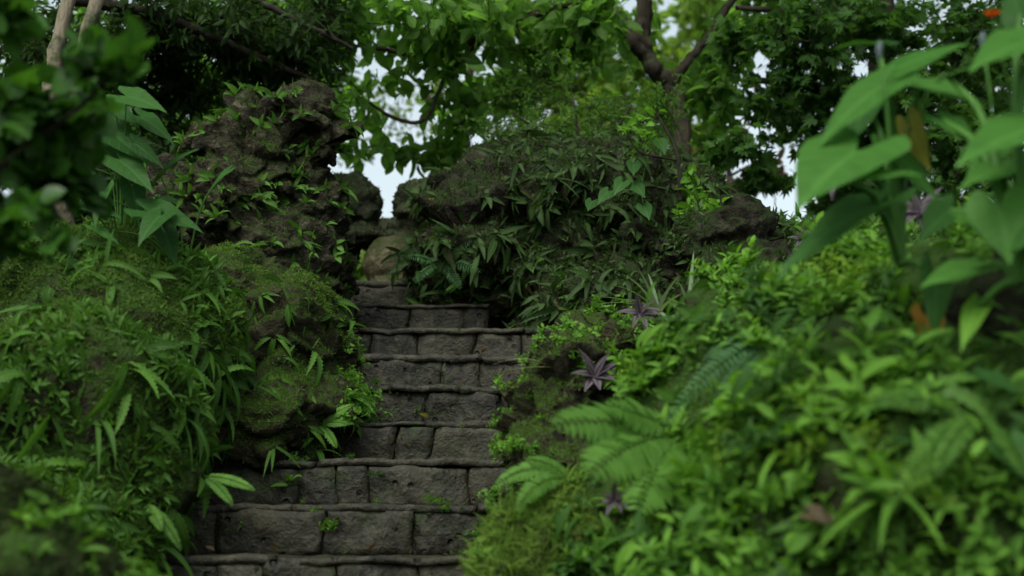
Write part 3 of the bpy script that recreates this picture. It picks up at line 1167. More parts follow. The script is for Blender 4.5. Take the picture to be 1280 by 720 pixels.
HOLES = [(765, 565, 78, 72), (722, 492, 42, 30), (762, 500, 30, 26), (795, 432, 44, 36), (760, 440, 50, 40), (1155, 325, 54, 56), (990, 334, 42, 34), (1035, 270, 60, 36), (1245, 430, 50, 70), (880, 520, 46, 40), (815, 405, 75, 34), (870, 400, 50, 26), (1110, 240, 34, 24),
         (1065, 440, 70, 38), (1165, 425, 34, 34), (1215, 400, 44, 30), (1220, 560, 50, 46), (930, 465, 44, 34), (1130, 560, 36, 40)]


def open_(x, y):
    k = np.ones(len(x))
    for hx, hy, a_, b_ in HOLES:
        k = k * (((x - hx) / a_) ** 2 + ((y - hy) / b_) ** 2 > 1)
    return k


p, m = thin(*sample(slope, 3400, 47, region=lambda x, y: (x > 720) * open_(x, y) * (1 - .75 * (x > 1040) * (y > 400)), dens=lambda c, n: np.clip(.6 + pnoise(c * 4) * 1.4, .02, 1)), .055, 240)
near_w = None
HERBS_Y, HERBS_D = [h.copy() for h in HERBS], [h.copy() for h in HERBS_L]
sel = pnoise(p * 3.1 + 60) + rng.normal(size=len(p)) * .25
a_, b_, c_ = sel > .40, sel < -.2, (sel <= .40) & (sel >= -.2)
place_all('leafy_herb', HERBS, L_HERB, p[c_], m[c_], 'small lime green leafy herb among many on the right bank', 'plant', 'lime green herbs on the right bank', .55, 1.3, .6)
place_all('leafy_herb', HERBS_Y, L_HERB_Y, p[a_], m[a_], 'small yellowish leafy herb among the greener ones on the right bank', 'plant', 'yellowish herbs on the right bank', .5, 1.1, .6)
place_all('leafy_herb', HERBS_D, L_HERB_D, p[b_], m[b_], 'dark green long leaved herb among the lime ones on the right bank', 'plant', 'dark green herbs on the right bank', .55, 1.1, .5)
p, m = thin(*sample(slope, 700, 48, region=lambda x, y: (y > 420) * (x > 780) * open_(x, y)), .11, 75)
place_all('lance_herb', HERBS_L, L_HERB, p, m, 'taller herb with lance shaped leaves low on the right bank', 'plant', 'lance leaved herbs on the right bank', .7, 1.2, .5)
p, m = thin(*sample(slope, 900, 71, region=lambda x, y: (x > 840) * (.25 + .75 * (x > 1020)) * open_(x, y), dens=lambda c, n: np.clip(.6 + pnoise(c * 3 + 7) * 1.5, .02, 1)), .075, 90)
place_all('bank_fern', FERNS, L_FERN, p, m, 'darker strap fern growing between the herbs of the right bank', 'fern', 'strap ferns on the right bank', .7, 1.2, .5)
p, m = thin(*sample(slope, 400, 72, region=lambda x, y: (x > 1000) * (y > 420) * open_(x, y)), .15, 16)
place_all('bank_long_fern', FERNS_BIG, L_HERB, p, m, 'bright long leaved fern low on the right bank', 'fern', 'bright long ferns on the right bank', .7, 1.1, .5)
p, m = thin(*sample(slope, 500, 73, region=lambda x, y: (x > 760)), .12, 24)
place_all('withered_sprig', SPRIGS, L_WITHER, p, m, 'withered brown sprig among the herbs of the right bank', 'plant', 'withered sprigs on the right bank', .7, 1.3, .5)
p, m = thin(*sample(side, 700, 49, region=lambda x, y: (x < 680) | (y < 470)), .055, 60)
place_all('creeping_herb', HERBS_S, L_HERB, p, m, 'tiny bright creeping plant on the edge of the stepside rock', 'plant', 'creeping plants on the stepside rock', .7, 1.3, .6)
p, m = thin(*sample(ball, 300, 50), .10, 12)
place_all('moss_sprig', HERBS_S, L_HERB, p, m, 'small leafy sprig growing in the moss of the round bottom stone', 'plant', 'sprigs on the mossy bottom stone', .6, 1.1, .6)
p, m = thin(*sample(near, 300, 51), .09, 7)
place_all('near_herb', HERBS, L_HERB, p, m, 'blurred leafy herb on the near rock in the bottom left corner', 'plant', 'herbs on the near corner rock', .6, 1.1, .6)
p, m = thin(*sample(lower, 300, 52, region=lambda x, y: (x > 430) & (y > 400)), .045, 34)
place_all('edge_herb', HERBS_S, L_COVER, p, m, 'tiny leafy plant on the step side edge of the rounded boulder', 'plant', 'tiny plants on the edge of the boulder', .7, 1.3, .6)


def surf(px, py, default):
    """where the photograph's line of sight at this spot first meets a rock"""
    o = Vector((0, 0, EYE))
    d = Vector(P(px, py, 1.0)) - o
    d.normalize()
    best = None
    for b in BVHS:
        h = b.ray_cast(o, d)
        if h[0] is not None and (best is None or h[3] < best[2]):
            best = (np.array(h[0]), np.array(h[1]), h[3])
    return (best[0], best[1]) if best else (P(px, py, default), np.array([0, -1., .3]))


def at_px(name, me, mat, px, py, d, label, cat, s=1., yaw=0., group=None):
    q, n = surf(px, py, d)
    o = link(name, me, mat, loc=q - n * .004)
    ang = math.atan2(n[1], n[0]) - PI / 2 + yaw
    o.rotation_euler = (0, 0, ang)
    o.scale = (s, s, s)
    return tag(o, label, cat, group)


# ---- ferns with real leaflets, fronds as parts
def frond_fern(name, label, px, py, d, fronds, mat, group=None):
    q, n = surf(px, py, d)
    root = link(name, None, loc=q)
    tag(root, label, 'fern', group)
    for (tx, ty, dd, droop, W, pairs) in fronds:
        tip = P(tx, ty, q[1] + dd) - q
        L = np.linalg.norm(tip)
        d0 = nrm(tip / L + np.array([0, 0, droop * .5]))
        a = Acc()
        pinnate_frond(a, (0, 0, 0), d0, L * (1 + .07 * droop), W, droop, pairs, random.uniform(.3, 1), lw=.11 if name == 'blue_fern' else .2, face=nrm((rng.normal() * .25, -.85, .5)))
        link('frond', a.mesh('frond'), mat, root)
    return root


frond_fern('pinnate_fern', 'large bright fern with broad leaflets under the stepside rock', 850, 545, 4.3,
           [(692, 528, -.3, .4, .085, 18), (738, 590, -.35, .5, .10, 18), (798, 640, -.32, .6, .10, 18), (760, 505, -.2, .4, .07, 16)], L_PINNATE)
frond_fern('arching_fern', 'bright arching fern frond over the mossy bottom stone', 712, 600, 4.5,
           [(618, 600, -.1, 1.4, .035, 22), (648, 640, -.15, 1.3, .035, 22), (660, 570, -.05, .9, .03, 20)], L_PINNATE)
frond_fern('small_fern', 'feathery fern at the right foot of the rounded boulder', 400, 530, 5.3,
           [(378, 560, -.08, .6, .024, 26), (440, 505, -.05, .4, .024, 26), (420, 560, -.08, .6, .022, 24), (435, 530, -.06, .5, .022, 24)], L_PINNATE)
frond_fern('small_fern', 'feathery fern spilling onto the second step from the left mound', 255, 595, 4.7,
           [(318, 612, -.05, .5, .022, 28), (290, 632, -.06, .6, .022, 26), (225, 640, -.05, .8, .022, 26)], L_PINNATE)
frond_fern('small_fern', 'long pinnate fern hanging over the end of the lowest step', 180, 630, 4.6,
           [(222, 690, -.06, .9, .022, 28), (200, 665, -.08, .9, .022, 28), (160, 690, -.1, .9, .022, 26)], L_FERN)
frond_fern('blue_fern', 'blue green fern on the lower left of the central mound', 548, 330, 6.9,
           [(508, 320, -.1, .6, .034, 15), (590, 300, -.1, .4, .036, 16), (520, 355, -.12, .8, .034, 15), (575, 362, -.15, .7, .034, 15), (600, 340, -.15, .6, .034, 15)], L_PINNATE_DARK)
frond_fern('near_fern', 'large blurred fern with narrow fronds low on the right bank', 1230, 520, 2.9,
           [(1085, 500, -.1, .6, .032, 26), (1280, 600, -.2, .8, .036, 26), (1170, 600, -.2, .8, .032, 26), (1290, 470, -.1, .5, .032, 24), (1120, 640, -.25, .8, .032, 26)], L_FERN)
frond_fern('near_fern', 'blurred blue green fern fronds on the upper right bank', 990, 420, 4.2,
           [(880, 450, -.1, .7, .032, 26), (900, 500, -.15, .8, .032, 26), (1080, 380, -.1, .4, .032, 26), (840, 540, -.2, 1, .032, 26)], L_PINNATE_DARK)


# ---- spider plants with single blades as parts
def spider(name, label, px, py, d, tips, mat, W=.007, group=None, fixed=False):
    q = P(px, py, d) if fixed else surf(px, py, d)[0]
    root = link(name, None, loc=q)
    tag(root, label, 'plant', group)
    for tx, ty, dd in tips:
        tip = P(tx, ty, q[1] + dd) - q
        L = np.linalg.norm(tip)
        dr = random.uniform(.4, .9)
        a = Acc()
        ribbon(a, curve_pts((0, 0, 0), tip / L + np.array([0, 0, dr * .5]), L * 1.05, dr, 10),
               lambda t: max(.0006, W * (1 - t) ** .6 * min(1, .5 + t * 3)), .35, random.random(), roll=random.uniform(-.3, .3))
        link('blade', a.mesh('blade'), mat, root)
    return root


spider('spider_plant', 'pale grey green spider plant with arching blades at the mound foot', 822, 392, 5.2,
       [(782, 338, -.1), (800, 336, -.05), (745, 378, -.1), (765, 372, -.15), (845, 345, -.05), (740, 398, -.1), (770, 352, -.1), (812, 342, .05), (852, 366, -.1), (838, 408, -.15), (790, 412, -.15), (755, 410, -.12), (735, 368, -.05)], L_SPIDER, .011, fixed=True)
spider('spider_plant', 'grey green spider plant with upright blades right of the arching one', 862, 392, 5.0,
       [(866, 318, 0), (850, 352, -.05), (872, 345, -.05), (888, 350, -.1), (905, 372, -.1), (848, 400, -.15), (880, 330, 0), (835, 372, -.1), (895, 395, -.1)], L_SPIDER, .011, fixed=True)
spider('straw_grass', 'thin straw coloured blades poking out over the steps', 695, 460, 4.8,
       [(618, 450, -.05), (622, 466, -.05), (640, 452, -.03)], L_STRAW, .004)
spider('strap_plant', 'long blurred strap leaved plant on the lower right bank', 1120, 620, 3.2,
       [(1085, 560, -.1), (1150, 640, -.15), (1060, 585, -.1), (1200, 560, -.1), (1020, 690, -.2), (1180, 690, -.2), (1100, 690, -.2)], L_HERB, .013)
spider('strap_plant', 'bright strap leaved plant in the middle of the right bank', 985, 560, 3.8,
       [(1000, 520, -.05), (960, 500, -.05), (1040, 560, -.1), (930, 570, -.1), (1010, 610, -.12), (950, 610, -.12)], L_HERB, .014)


# ---- purple leaved plants
def purple(label, px, py, d, s=1.0):
    q, n = surf(px, py, d)
    q = q + n * .03 + np.array([0, -.05, .03])
    s = s * (.95 if d > 4 else .9)
    root = link('purple_plant', None, loc=q)
    tag(root, label, 'plant', 'purple leaved plants')
    a = Acc()
    tube(a, curve_pts((0, 0, 0), n + np.array([0, 0, .6]), .05 * s, .2, 3), [.003, .003, .002, .002], 5)
    link('stem', a.mesh('stem'), L_PURPLE, root)
    for k in range(9):
        az = k * 2.4 + random.uniform(-.3, .3)
        dd = np.array([math.cos(az), -random.uniform(.15, .7), math.sin(az) * .8 + .25])
        a = Acc()
        W = .0125 * s
        ribbon(a, curve_pts(nrm(n + np.array([0, 0, .6])) * .035 * s, dd, .075 * s * random.uniform(.7, 1.15), .45, 7),
               lambda t: max(.0008, W * math.sin(PI * min(.995, t * .9 + .1) ** .7)), .3, random.random(), up=(0, -.8, .6))
        link('leaf', a.mesh('leaf'), L_PURPLE, root)


purple('purple striped plant on top of the rock beside the steps', 722, 492, 4.7, 1.25)
purple('purple striped plant just right of the one above the steps', 760, 500, 4.7, .8)
purple('purple striped plant under the arching spider plant', 795, 424, 4.8, 1.1)
purple('purple plant in the dark hollow below the large bright fern', 775, 648, 4.2, .7)
purple('large purple plant drooping under the heart shaped leaves on the right', 1155, 312, 3.3, 1.1)
purple('purple plant among the herbs along the top of the right bank', 990, 322, 4.0, 1.0)
purple('purple plant beneath the biggest broad leaf', 1035, 262, 3.9, 1.1)
purple('purple plant next to the yellowing leaf', 1110, 240, 3.6, 1.0)


# ---- heart shaped leaves
def heart_pts(wr):
    half = [(0, 1), (.07, .86), (.18, .68), (.30, .46), (.39, .24), (.43, .04), (.42, -.12), (.36, -.26), (.27, -.34), (.17, -.33), (.09, -.22), (.03, -.07)]
    half = [(x * wr, y) for x, y in half]
    return half + [(0, -.03)] + [(-x, y) for x, y in half[:0:-1]]


def heart_leaf(wr=1.0, cup=.15, droop=.35, wavy=.03):
    o = np.array(heart_pts(wr))
    rings = [.0, .3, .6, .85, 1.0]
    V, UV = [(0, 0, 0)], [(0, .2)]
    for r in rings[1:]:
        for k, (x, y) in enumerate(o):
            X_, Y_ = x * r, y * r
            z = -droop * Y_ * abs(Y_) * .6 + cup * abs(X_) - .25 * X_ * X_ + wavy * r * r * math.sin(k * 1.7)
            V.append((X_, Y_, z))
            UV.append((X_ / (.43 * wr), .25 + .75 * Y_))
    n = len(o)
    T3 = [(0, 1 + k, 1 + (k + 1) % n) for k in range(n)]
    Q = []
    for i in range(len(rings) - 2):
        for k in range(n):
            a, b = 1 + i * n + k, 1 + i * n + (k + 1) % n
            Q.append((a, a + n, b + n, b))
    return np.array(V, float), np.array(T3), np.array(Q), np.array(UV, float)


def heart_plant(name, label, base, leaves, mat, wr=1.0, stalk_r=.006, group=None, cat='plant'):
    base = np.asarray(base)
    root = link(name, None, loc=base)
    tag(root, label, cat, group)
    for lf in leaves:
        ax, ay, tx, ty, d, dt = lf[:6]
        face = lf[6] if len(lf) > 6 else (-.15, -.75, .65)
        mt = lf[7] if len(lf) > 7 else mat
        wrr = lf[8] if len(lf) > 8 else wr
        A_, T_ = P(ax, ay, d), P(tx, ty, d + dt)
        y = T_ - A_
        L = np.linalg.norm(y)
        V, T3, Q, UV = heart_leaf(wrr, random.uniform(.05, .3), random.uniform(.15, .55), random.uniform(.01, .03))
        M = frames(y[None], np.array([face], float), L)[0]
        W = V @ M.T + (A_ - base)
        tone = random.random()
        a = Acc()
        at = np.concatenate([UV, np.full((len(UV), 1), tone)], 1)
        a.add(W, T3, at)
        a.f[4].append(Q)
        lo = link('leaf', a.mesh('leaf'), mt, root)
        # stalk from the base to the leaf
        s = Acc()
        q = A_ - base
        midp = q * .5 + np.array([0, 0, .12 * np.linalg.norm(q)])
        pts, rad = smooth_line([np.zeros(3), midp * np.array([.8, .8, 1.1]), q], [stalk_r * 1.4, stalk_r, stalk_r * .6], 5)
        tube(s, pts, rad, 6)
        link('stalk', s.mesh('stalk'), L_STALK, lo)
    return root


qa, _ = surf(1115, 330, 3.2)
qa = np.array([*qa[:2], qa[2] - .02])
F_UP = (-.1, -.5, .85)
heart_plant('broad_leaf_plant', 'plant with very large heart shaped leaves on the right bank', P(1125, 330, 3.25), [
    (1112, 90, 1206, 42, 3.1, -.1, (-.35, -.5, .75), L_TARO, .95),
    (1104, 106, 1017, 160, 3.05, -.06, (-.2, -.55, .8), L_TARO, .7),
    (1150, 106, 1233, 118, 3.2, -.1, (.1, -.55, .8), L_TARO, .95),
    (1098, 56, 1040, 50, 3.4, .1, (0, -.3, .9), L_ARROW, .7),
    (1070, 190, 993, 240, 3.0, -.12, (-.35, -.7, .6), L_TARO, 1.15),
    (1056, 224, 1150, 200, 2.95, -.05, (0, -.55, .8), L_TARO, .6),
    (1090, 258, 962, 312, 3.1, -.1, (-.1, -.5, .85), L_ARROW, .5),
    (1138, 158, 1160, 214, 3.2, -.05, (-.8, -.6, .3), L_YELLOW, .6),
    (1170, 345, 1174, 418, 3.1, -.05, (.1, -.95, .2), L_ARROW, .6),
    (1120, 190, 1180, 250, 3.2, -.1, (.3, -.6, .7), L_TARO, .6),
    (1085, 130, 1060, 175, 3.3, -.1, (-.3, -.6, .7), L_ARROW, .6)],
    L_TARO, 1, .008)
heart_plant('broad_leaf_plant', 'plant with heart shaped leaves at the right edge of the picture', P(1275, 350, 2.9), [
    (1290, 50, 1211, 72, 2.85, -.08, (-.1, -.5, .8), L_TARO, .95),
    (1300, 160, 1196, 178, 2.8, -.1, (-.1, -.5, .8), L_TARO, .9),
    (1250, 258, 1262, 322, 2.85, -.05, (-.3, -.85, .4), L_TARO, 1.25),
    (1222, 284, 1192, 258, 2.9, .0, (0, -.7, .7), L_TARO, .9),
    (1275, 20, 1260, -25, 3.0, .05, (-.6, -.6, .4), L_ARROW, .8),
    (1290, 300, 1320, 250, 2.8, .0, F_UP, L_TARO, .9),
    (1222, 384, 1200, 424, 3.0, -.08, F_UP, L_HERB, .5),
    (1228, 376, 1258, 380, 3.0, -.02, F_UP, L_HERB, .5),
    (1240, 195, 1205, 225, 3.0, -.05, (-.3, -.6, .7), L_TARO, .7),
    (1275, 205, 1198, 222, 2.95, -.08, (-.2, -.5, .85), L_TARO, .8),
    (1215, 335, 1150, 352, 3.0, -.08, (-.2, -.6, .8), L_TARO, .7),
    (1185, 95, 1225, 70, 3.1, -.05, (0, -.5, .85), L_TARO, .8),
    (1180, 150, 1225, 172, 3.1, -.08, (0, -.6, .8), L_TARO, .8),
    (1190, 262, 1150, 288, 3.05, -.08, (-.2, -.7, .7), L_ARROW, .8)],
    L_TARO, 1, .008)
heart_plant('low_broad_plant', 'darker broad leaved plant low at the right edge of the bank', P(1230, 640, 2.95), [
    (1265, 560, 1300, 600, 2.8, -.08, (-.2, -.7, .7), L_ARROW, .9),
    (1150, 480, 1078, 500, 2.95, -.08, (-.2, -.5, .8), L_TARO, .6), (1230, 470, 1285, 485, 2.9, -.08, (0, -.5, .8), L_ARROW, .6),
    (1170, 560, 1110, 540, 2.9, -.08, (-.2, -.6, .8), L_ARROW, .6)], L_ARROW, 1, .006)
arrow = [(158, 120, 206, 131), (145, 135, 174, 152), (176, 146, 217, 165), (122, 178, 154, 208), (132, 162, 188, 196), (205, 216, 240, 178),
         (150, 200, 190, 230), (108, 222, 148, 256), (166, 236, 176, 283), (108, 260, 152, 268), (186, 264, 252, 276), (200, 270, 170, 295),
         (206, 292, 221, 330), (284, 214, 258, 232), (68, 232, 92, 246), (130, 240, 112, 275), (170, 180, 205, 205), (95, 200, 70, 220), (120, 285, 150, 300), (215, 250, 190, 240)]
for g, (bx, by, sub, lab) in enumerate([
        (150, 330, arrow[0:7], 'arrow leaved plant highest behind the left mound'),
        (150, 345, arrow[7:13] + arrow[15:16], 'arrow leaved plant with drooping leaves above the left mound'),
        (230, 350, arrow[13:15] + arrow[16:], 'arrow leaved plant scattered close to the tall crag')]):
    heart_plant('arrow_leaf_plant', lab, P(bx, by, 5.15), [(a_, b_, c_, d_, 4.95 + random.uniform(-.1, .1), random.uniform(-.12, .0), (random.uniform(-.3, .5), -.65, .7), L_ARROW, random.uniform(.5, .75)) for a_, b_, c_, d_ in sub], L_ARROW, .85, .003)
heart_plant('round_leaf_vine', 'vine with round bright leaves on the right of the central mound', P(800, 240, 6.75), [
    (792, 205, 792, 218, 6.6, -.05, (0, -.95, .2), L_ARROW, 1.0), (778, 228, 768, 240, 6.6, -.05, (0, -.8, .5), L_ARROW, 1.0),
    (795, 232, 806, 244, 6.6, -.05, (0, -.8, .5), L_ARROW, 1.0), (760, 240, 748, 250, 6.6, -.05, (0, -.8, .5), L_ARROW, 1.0),
    (825, 178, 832, 190, 6.6, -.05, (0, -.8, .5), L_ARROW, 1.0), (740, 252, 735, 262, 6.6, -.05, (0, -.8, .5), L_ARROW, 1.0), (805, 258, 812, 272, 6.6, -.05, (0, -.8, .5), L_ARROW, 1.0)],
    L_ARROW, 1.2, .002)


# ---- fallen leaves and flowers
def fallen(name, label, px, py, tx, ty, d, mat, wr=.8, dt=-.03):
    A_, T_ = P(px, py, d), P(tx, ty, d + dt)
    L = np.linalg.norm(T_ - A_)
    V, T3, Q, UV = heart_leaf(wr, .3, .5, .05)
    a = Acc()
    a.add(V @ frames((T_ - A_)[None], np.array([(.2, -.9, .4)]), L)[0].T, T3, np.concatenate([UV, np.full((len(UV), 1), .6)], 1))
    a.f[4].append(Q)
    o = link(name, a.mesh(name), mat, loc=A_)
    return tag(o, label, 'leaf')


q, n = surf(1163, 405, 3.2)
fallen('dead_leaf', 'dead orange leaf caught below the broad leaves on the right bank', 1158, 398, 1172, 448, q[1] - .22, L_ORANGE, .9)
q, n = surf(765, 460, 4.9)
fallen('dead_leaf', 'reddish brown dead leaf between two purple plants', 735, 455, 765, 468, q[1] - .05, L_BROWN, .8)
q, n = surf(1030, 640, 3.3)
fallen('dead_leaf', 'brown dead leaf lying among the herbs low on the right bank', 1015, 642, 1050, 650, q[1] - .05, L_WITHER, .8)


for k in range(16):
    n_ = random.choice((-1, 0, 0, 1, 1, 2, 3, 4, 5, 6))
    xx = random.uniform(-1.0, .0) if n_ <= 2 else random.uniform(-.5, .15)
    a = Acc()
    a.scatter(OVATE, np.eye(3)[None] * random.uniform(.03, .05), np.zeros((1, 3)), np.array([random.random()]))
    o = link('fallen_leaf', a.mesh('fallen_leaf'), random.choice((L_BROWN, L_YELLOW, L_WITHER)), loc=(xx, STEP0 + TREAD * n_ + random.uniform(-.004, .03), EYE + RISE * n_ + .008))
    o.rotation_euler = (random.uniform(.2, .9), random.uniform(-.5, .5), random.uniform(0, 6.3))
    tag(o, 'small fallen leaf lying on the edge of a stone step', 'leaf', 'fallen leaves on the steps')


def flower(name, label, px, py, d, mat, s, npet, stem_px=None):
    c = P(px, py, d)
    root = link(name, None, loc=c)
    tag(root, label, 'flower')
    for k in range(npet):
        a = Acc()
        az = k * 2 * PI / npet
        ribbon(a, curve_pts((0, 0, 0), (math.cos(az), math.sin(az) - .4, .9), s, .3, 4), lambda t: max(.0005, s * .28 * math.sin(PI * min(.99, t * .85 + .12))), .3, random.random())
        link('petal', a.mesh('petal'), mat, root)
    a = Acc()
    e = P(*stem_px) - c if stem_px else np.array([0, .02, -.05])
    pts, rad = smooth_line([np.zeros(3), e * .5 + np.array([0, 0, .004]), e], [.0035, .003, .003] if s > .03 else [.0015] * 3, 4)
    tube(a, pts, rad, 5)
    link('stem', a.mesh('stem'), L_STALK, root)
    return root


flower('red_flower', 'small red flower above the broad leaves at the top right', 1240, 22, 2.95, L_FLOWER, .022, 6, (1262, 110, 2.95))
flower('yellow_flower', 'tiny yellow flower on the left shoulder of the central mound', 541, 253, 6.85, L_YFLOWER, .03, 5, (543, 275, 7.0))
for k, (px, py, lab) in enumerate(((1228, 50, 'slate grey flower bud beside the red flower'), (1099, 62, 'slate grey flower bud above the left broad leaves'))):
    a = Acc()
    c = P(px, py, 3.0)
    ln = .024
    tube(a, [np.array([0, 0, -ln]) + 0, (0, 0, -ln * .5), (0, 0, 0), (.002, 0, ln * .5), (.003, 0, ln * .8)], [.002, .006, .0075, .006, .001], 10)
    o = link('flower_bud', None, loc=c)
    tag(o, lab, 'bud')
    link('bract', a.mesh('bract'), L_BUD, o)
    s = Acc()
    pts, rad = smooth_line([(0, 0, -ln), (.01, 0, -.12), (.03, .05, -.30)], [.0035, .003, .004], 5)
    tube(s, pts, rad, 6)
    link('stalk', s.mesh('stalk'), L_STALK, o)

# ---- weeds in the risers
for px, py, d, me, lab in ((362, 604, 4.95, SPRIGS[0], 'leafy weed growing from the joint of the third riser'),
                           (410, 664, 4.66, HERBS_S[1], 'small weed in the joint below the second lip'),
                           (291, 668, 4.66, HERBS_S[2], 'tiny weed on the left of the lowest riser'),
                           (468, 598, 4.97, HERBS_S[3], 'tiny weed beside the pale riser block'),
                           (560, 640, 4.66, HERBS_S[0], 'little weed under the lip at the right end of the step')):
    n_ = {4.95: 1, 4.97: 1, 4.66: 0}[d]
    yy = STEP0 + TREAD * (n_ + (1 if False else 0)) + .03
    # the riser seen at this height belongs to the step whose lip is just above
    best = min(range(-1, 9), key=lambda k: abs(proj(np.array([[0, STEP0 + TREAD * k, EYE + RISE * k - RISE * .5]]))[1][0] - py))
    yy = STEP0 + TREAD * best - .004
    o = link('weed', me, L_HERB, loc=P(px, py, yy))
    o.rotation_euler = (R(25), 0, PI)
    o.scale = (.8, .8, .8)
    tag(o, lab, 'weed', None)


for k in range(22):
    n_ = random.choice((-1, 0, 0, 1, 1, 2, 3, 4, 5, 6))
    xx = random.uniform(-1.15, .0) if n_ <= 2 else random.uniform(-.55, .15)
    o = link('lip_weed', random.choice(HERBS_S), L_HERB, loc=(xx, STEP0 + TREAD * n_ + random.uniform(-.004, .004), EYE + RISE * n_ - random.choice((.0, .03, .1))))
    o.rotation_euler = (R(40), 0, PI + random.uniform(-.5, .5))
    sc_ = random.uniform(.25, .6)
    o.scale = (sc_, sc_, sc_)
    tag(o, 'tiny weed sprouting from a crack along the front of a stone step', 'weed', 'tiny weeds on the step fronts')


# ------------------------------------------------------------------ trees and shrubs
def crown(acc_l, acc_t, clumps, tpl, L, base, droop=.35, lpt=9, spread=.6, flat=.5, tw=.004, jitter=.25):
    for c in clumps:
        px, py, d, rx, rz, ry, n = c
        k = d / FPX
        cen = P(px, py, d)
        rad = np.array([rx * k, ry, rz * k])
        nt_ = max(1, int(n / lpt))
        u = nrm(rng.normal(size=(nt_, 3))) * (rng.random((nt_, 1)) ** .45)
        end = cen + u * rad
        st = cen + u * rad * .25 + rng.normal(size=(nt_, 3)) * rad * .25
        st[:, 2] -= rad[2] * .1
        for i in range(nt_):
            a, b = st[i], end[i]
            mid = (a + b) / 2 + np.array([0, 0, .08]) * np.linalg.norm(b - a)
            if acc_t is not None:
                ln = np.linalg.norm(b - a)
                tube(acc_t, np.array([a, mid, b]) - base, [tw * (.6 + ln), tw * .8, tw * .3], 3)
        t = rng.uniform(.25, 1.05, (nt_, lpt))
        A, Bm, C = st[:, None], ((st + end) / 2 + np.array([0, 0, .05]))[:, None], end[:, None]
        tt = t[..., None]
        pos = (1 - tt) ** 2 * A + 2 * tt * (1 - tt) * Bm + tt * tt * C
        pos = pos.reshape(-1, 3) + rng.normal(size=(nt_ * lpt, 3)) * L * jitter
        tdir = np.repeat(nrm(end - st), lpt, 0)
        dirs = tdir * .5 + rng.normal(size=pos.shape) * spread + np.array([0, 0, -droop])
        up = np.array([0, 0, 1.]) * flat + rng.normal(size=pos.shape) * .5
        s = L * rng.uniform(.6, 1.25, len(pos))
        tone = np.clip(rng.normal(.5, .22, len(pos)) + .25 * pnoise(pos * 1.8), 0, 1)
        acc_l.scatter(tpl, frames(dirs, up, s), pos - base, tone)


def tree(name, label, base, limbs, clumps, tpl, L, lmat, bmat, group=None, cat='tree', pale=99, **kw):
    base = np.asarray(base, float)
    root = link(name, None, loc=base)
    tag(root, label, cat, group)
    if limbs:
        for j, lb in enumerate(limbs):
            t_ = Acc()
            pts, rad = smooth_line([np.asarray(q[:3]) - base if q[-1] == 'w' else P(*q[:3]) - base for q in lb], [q[3] for q in lb], 7)
            tube(t_, pts + rng.normal(size=pts.shape) * rad[:, None] * .12, rad, 10, .06)
            link('trunk' if j == 0 else 'branch', t_.mesh('trunk'), bmat if j < pale else B_DARK, root)
    al, at = Acc(), Acc()
    crown(al, at, clumps, tpl, L, base, **kw)
    link('crown', al.mesh('crown'), lmat, root)
    if at.n:
        link('twigs', at.mesh('twigs'), bmat if pale > 9 else B_DARK, root)
    return root


def gnd(px, d):
    x = (px - 640) * d / FPX
    return np.array([x, d, float(terrain(x, d)) - .05])


def W_(p, r):
    return (p[0], p[1], p[2], r, 'w')


# main broadleaf tree with the crooked brown trunk behind the mound
g = gnd(862, 8.3)
tree('broadleaf_tree', 'crooked brown trunked tree spreading bright leaves behind the mound', g, [
    [W_(g, .10), (856, 300, 8.3, .065), (846, 240, 8.3, .058), (853, 180, 8.3, .052), (840, 112, 8.3, .05), (816, 84, 8.25, .048), (802, 50, 8.25, .046), (806, 10, 8.25, .044), (796, -60, 8.3, .04), (770, -200, 8.4, .03)],
    [(808, 70, 8.25, .04), (788, 50, 8.2, .036), (776, 22, 8.2, .03), (758, 10, 8.2, .026), (762, -30, 8.2, .022), (700, -80, 8.1, .016)],
    [(838, 112, 8.3, .032), (858, 78, 8.25, .026), (872, 62, 8.25, .022), (890, 40, 8.2, .02), (905, 15, 8.2, .022), (960, -60, 8.2, .015)],
    [(765, -10, 8.2, .03), (690, 10, 8.1, .024), (610, 42, 8.0, .02), (545, 70, 8.0, .016), (470, 60, 7.9, .012)],
    [(610, 42, 8.0, .014), (560, 92, 8.0, .012), (530, 150, 8.0, .011), (490, 146, 8.0, .01), (462, 128, 8.0, .008)]],
    [(600, 30, 8.0, 90, 55, .5, 280), (520, 60, 8.0, 80, 50, .45, 190), (450, 30, 7.8, 80, 50, .5, 200), (680, 70, 8.3, 80, 60, .5, 280),
     (760, 60, 8.8, 80, 60, .5, 220), (880, 110, 8.8, 60, 80, .5, 300), (640, -60, 8.0, 220, 60, .8, 260), (850, -50, 8.2, 200, 70, .8, 220),
     (450, 120, 8.2, 45, 40, .3, 50), (560, 120, 8.2, 60, 35, .4, 90), (500, 190, 8.3, 55, 36, .25, 70), (560, 180, 8.4, 50, 36, .3, 90), (455, 150, 8.4, 40, 50, .3, 70), (580, 150, 8.2, 40, 40, .3, 80), (930, 40, 8.6, 60, 50, .5, 230), (630, 120, 8.5, 60, 40, .4, 230),
     (890, 190, 8.5, 36, 40, .3, 110), (905, 120, 8.4, 36, 50, .3, 120), (830, 150, 8.6, 30, 50, .2, 60), (740, 20, 8.0, 60, 40, .4, 200), (445, 190, 8.1, 20, 30, .15, 26), (545, 20, 7.6, 70, 40, .4, 200), (430, -40, 7.8, 120, 60, .6, 150)],
    OVATE, .108, L_TREE, B_TREE, droop=.55, lpt=8)

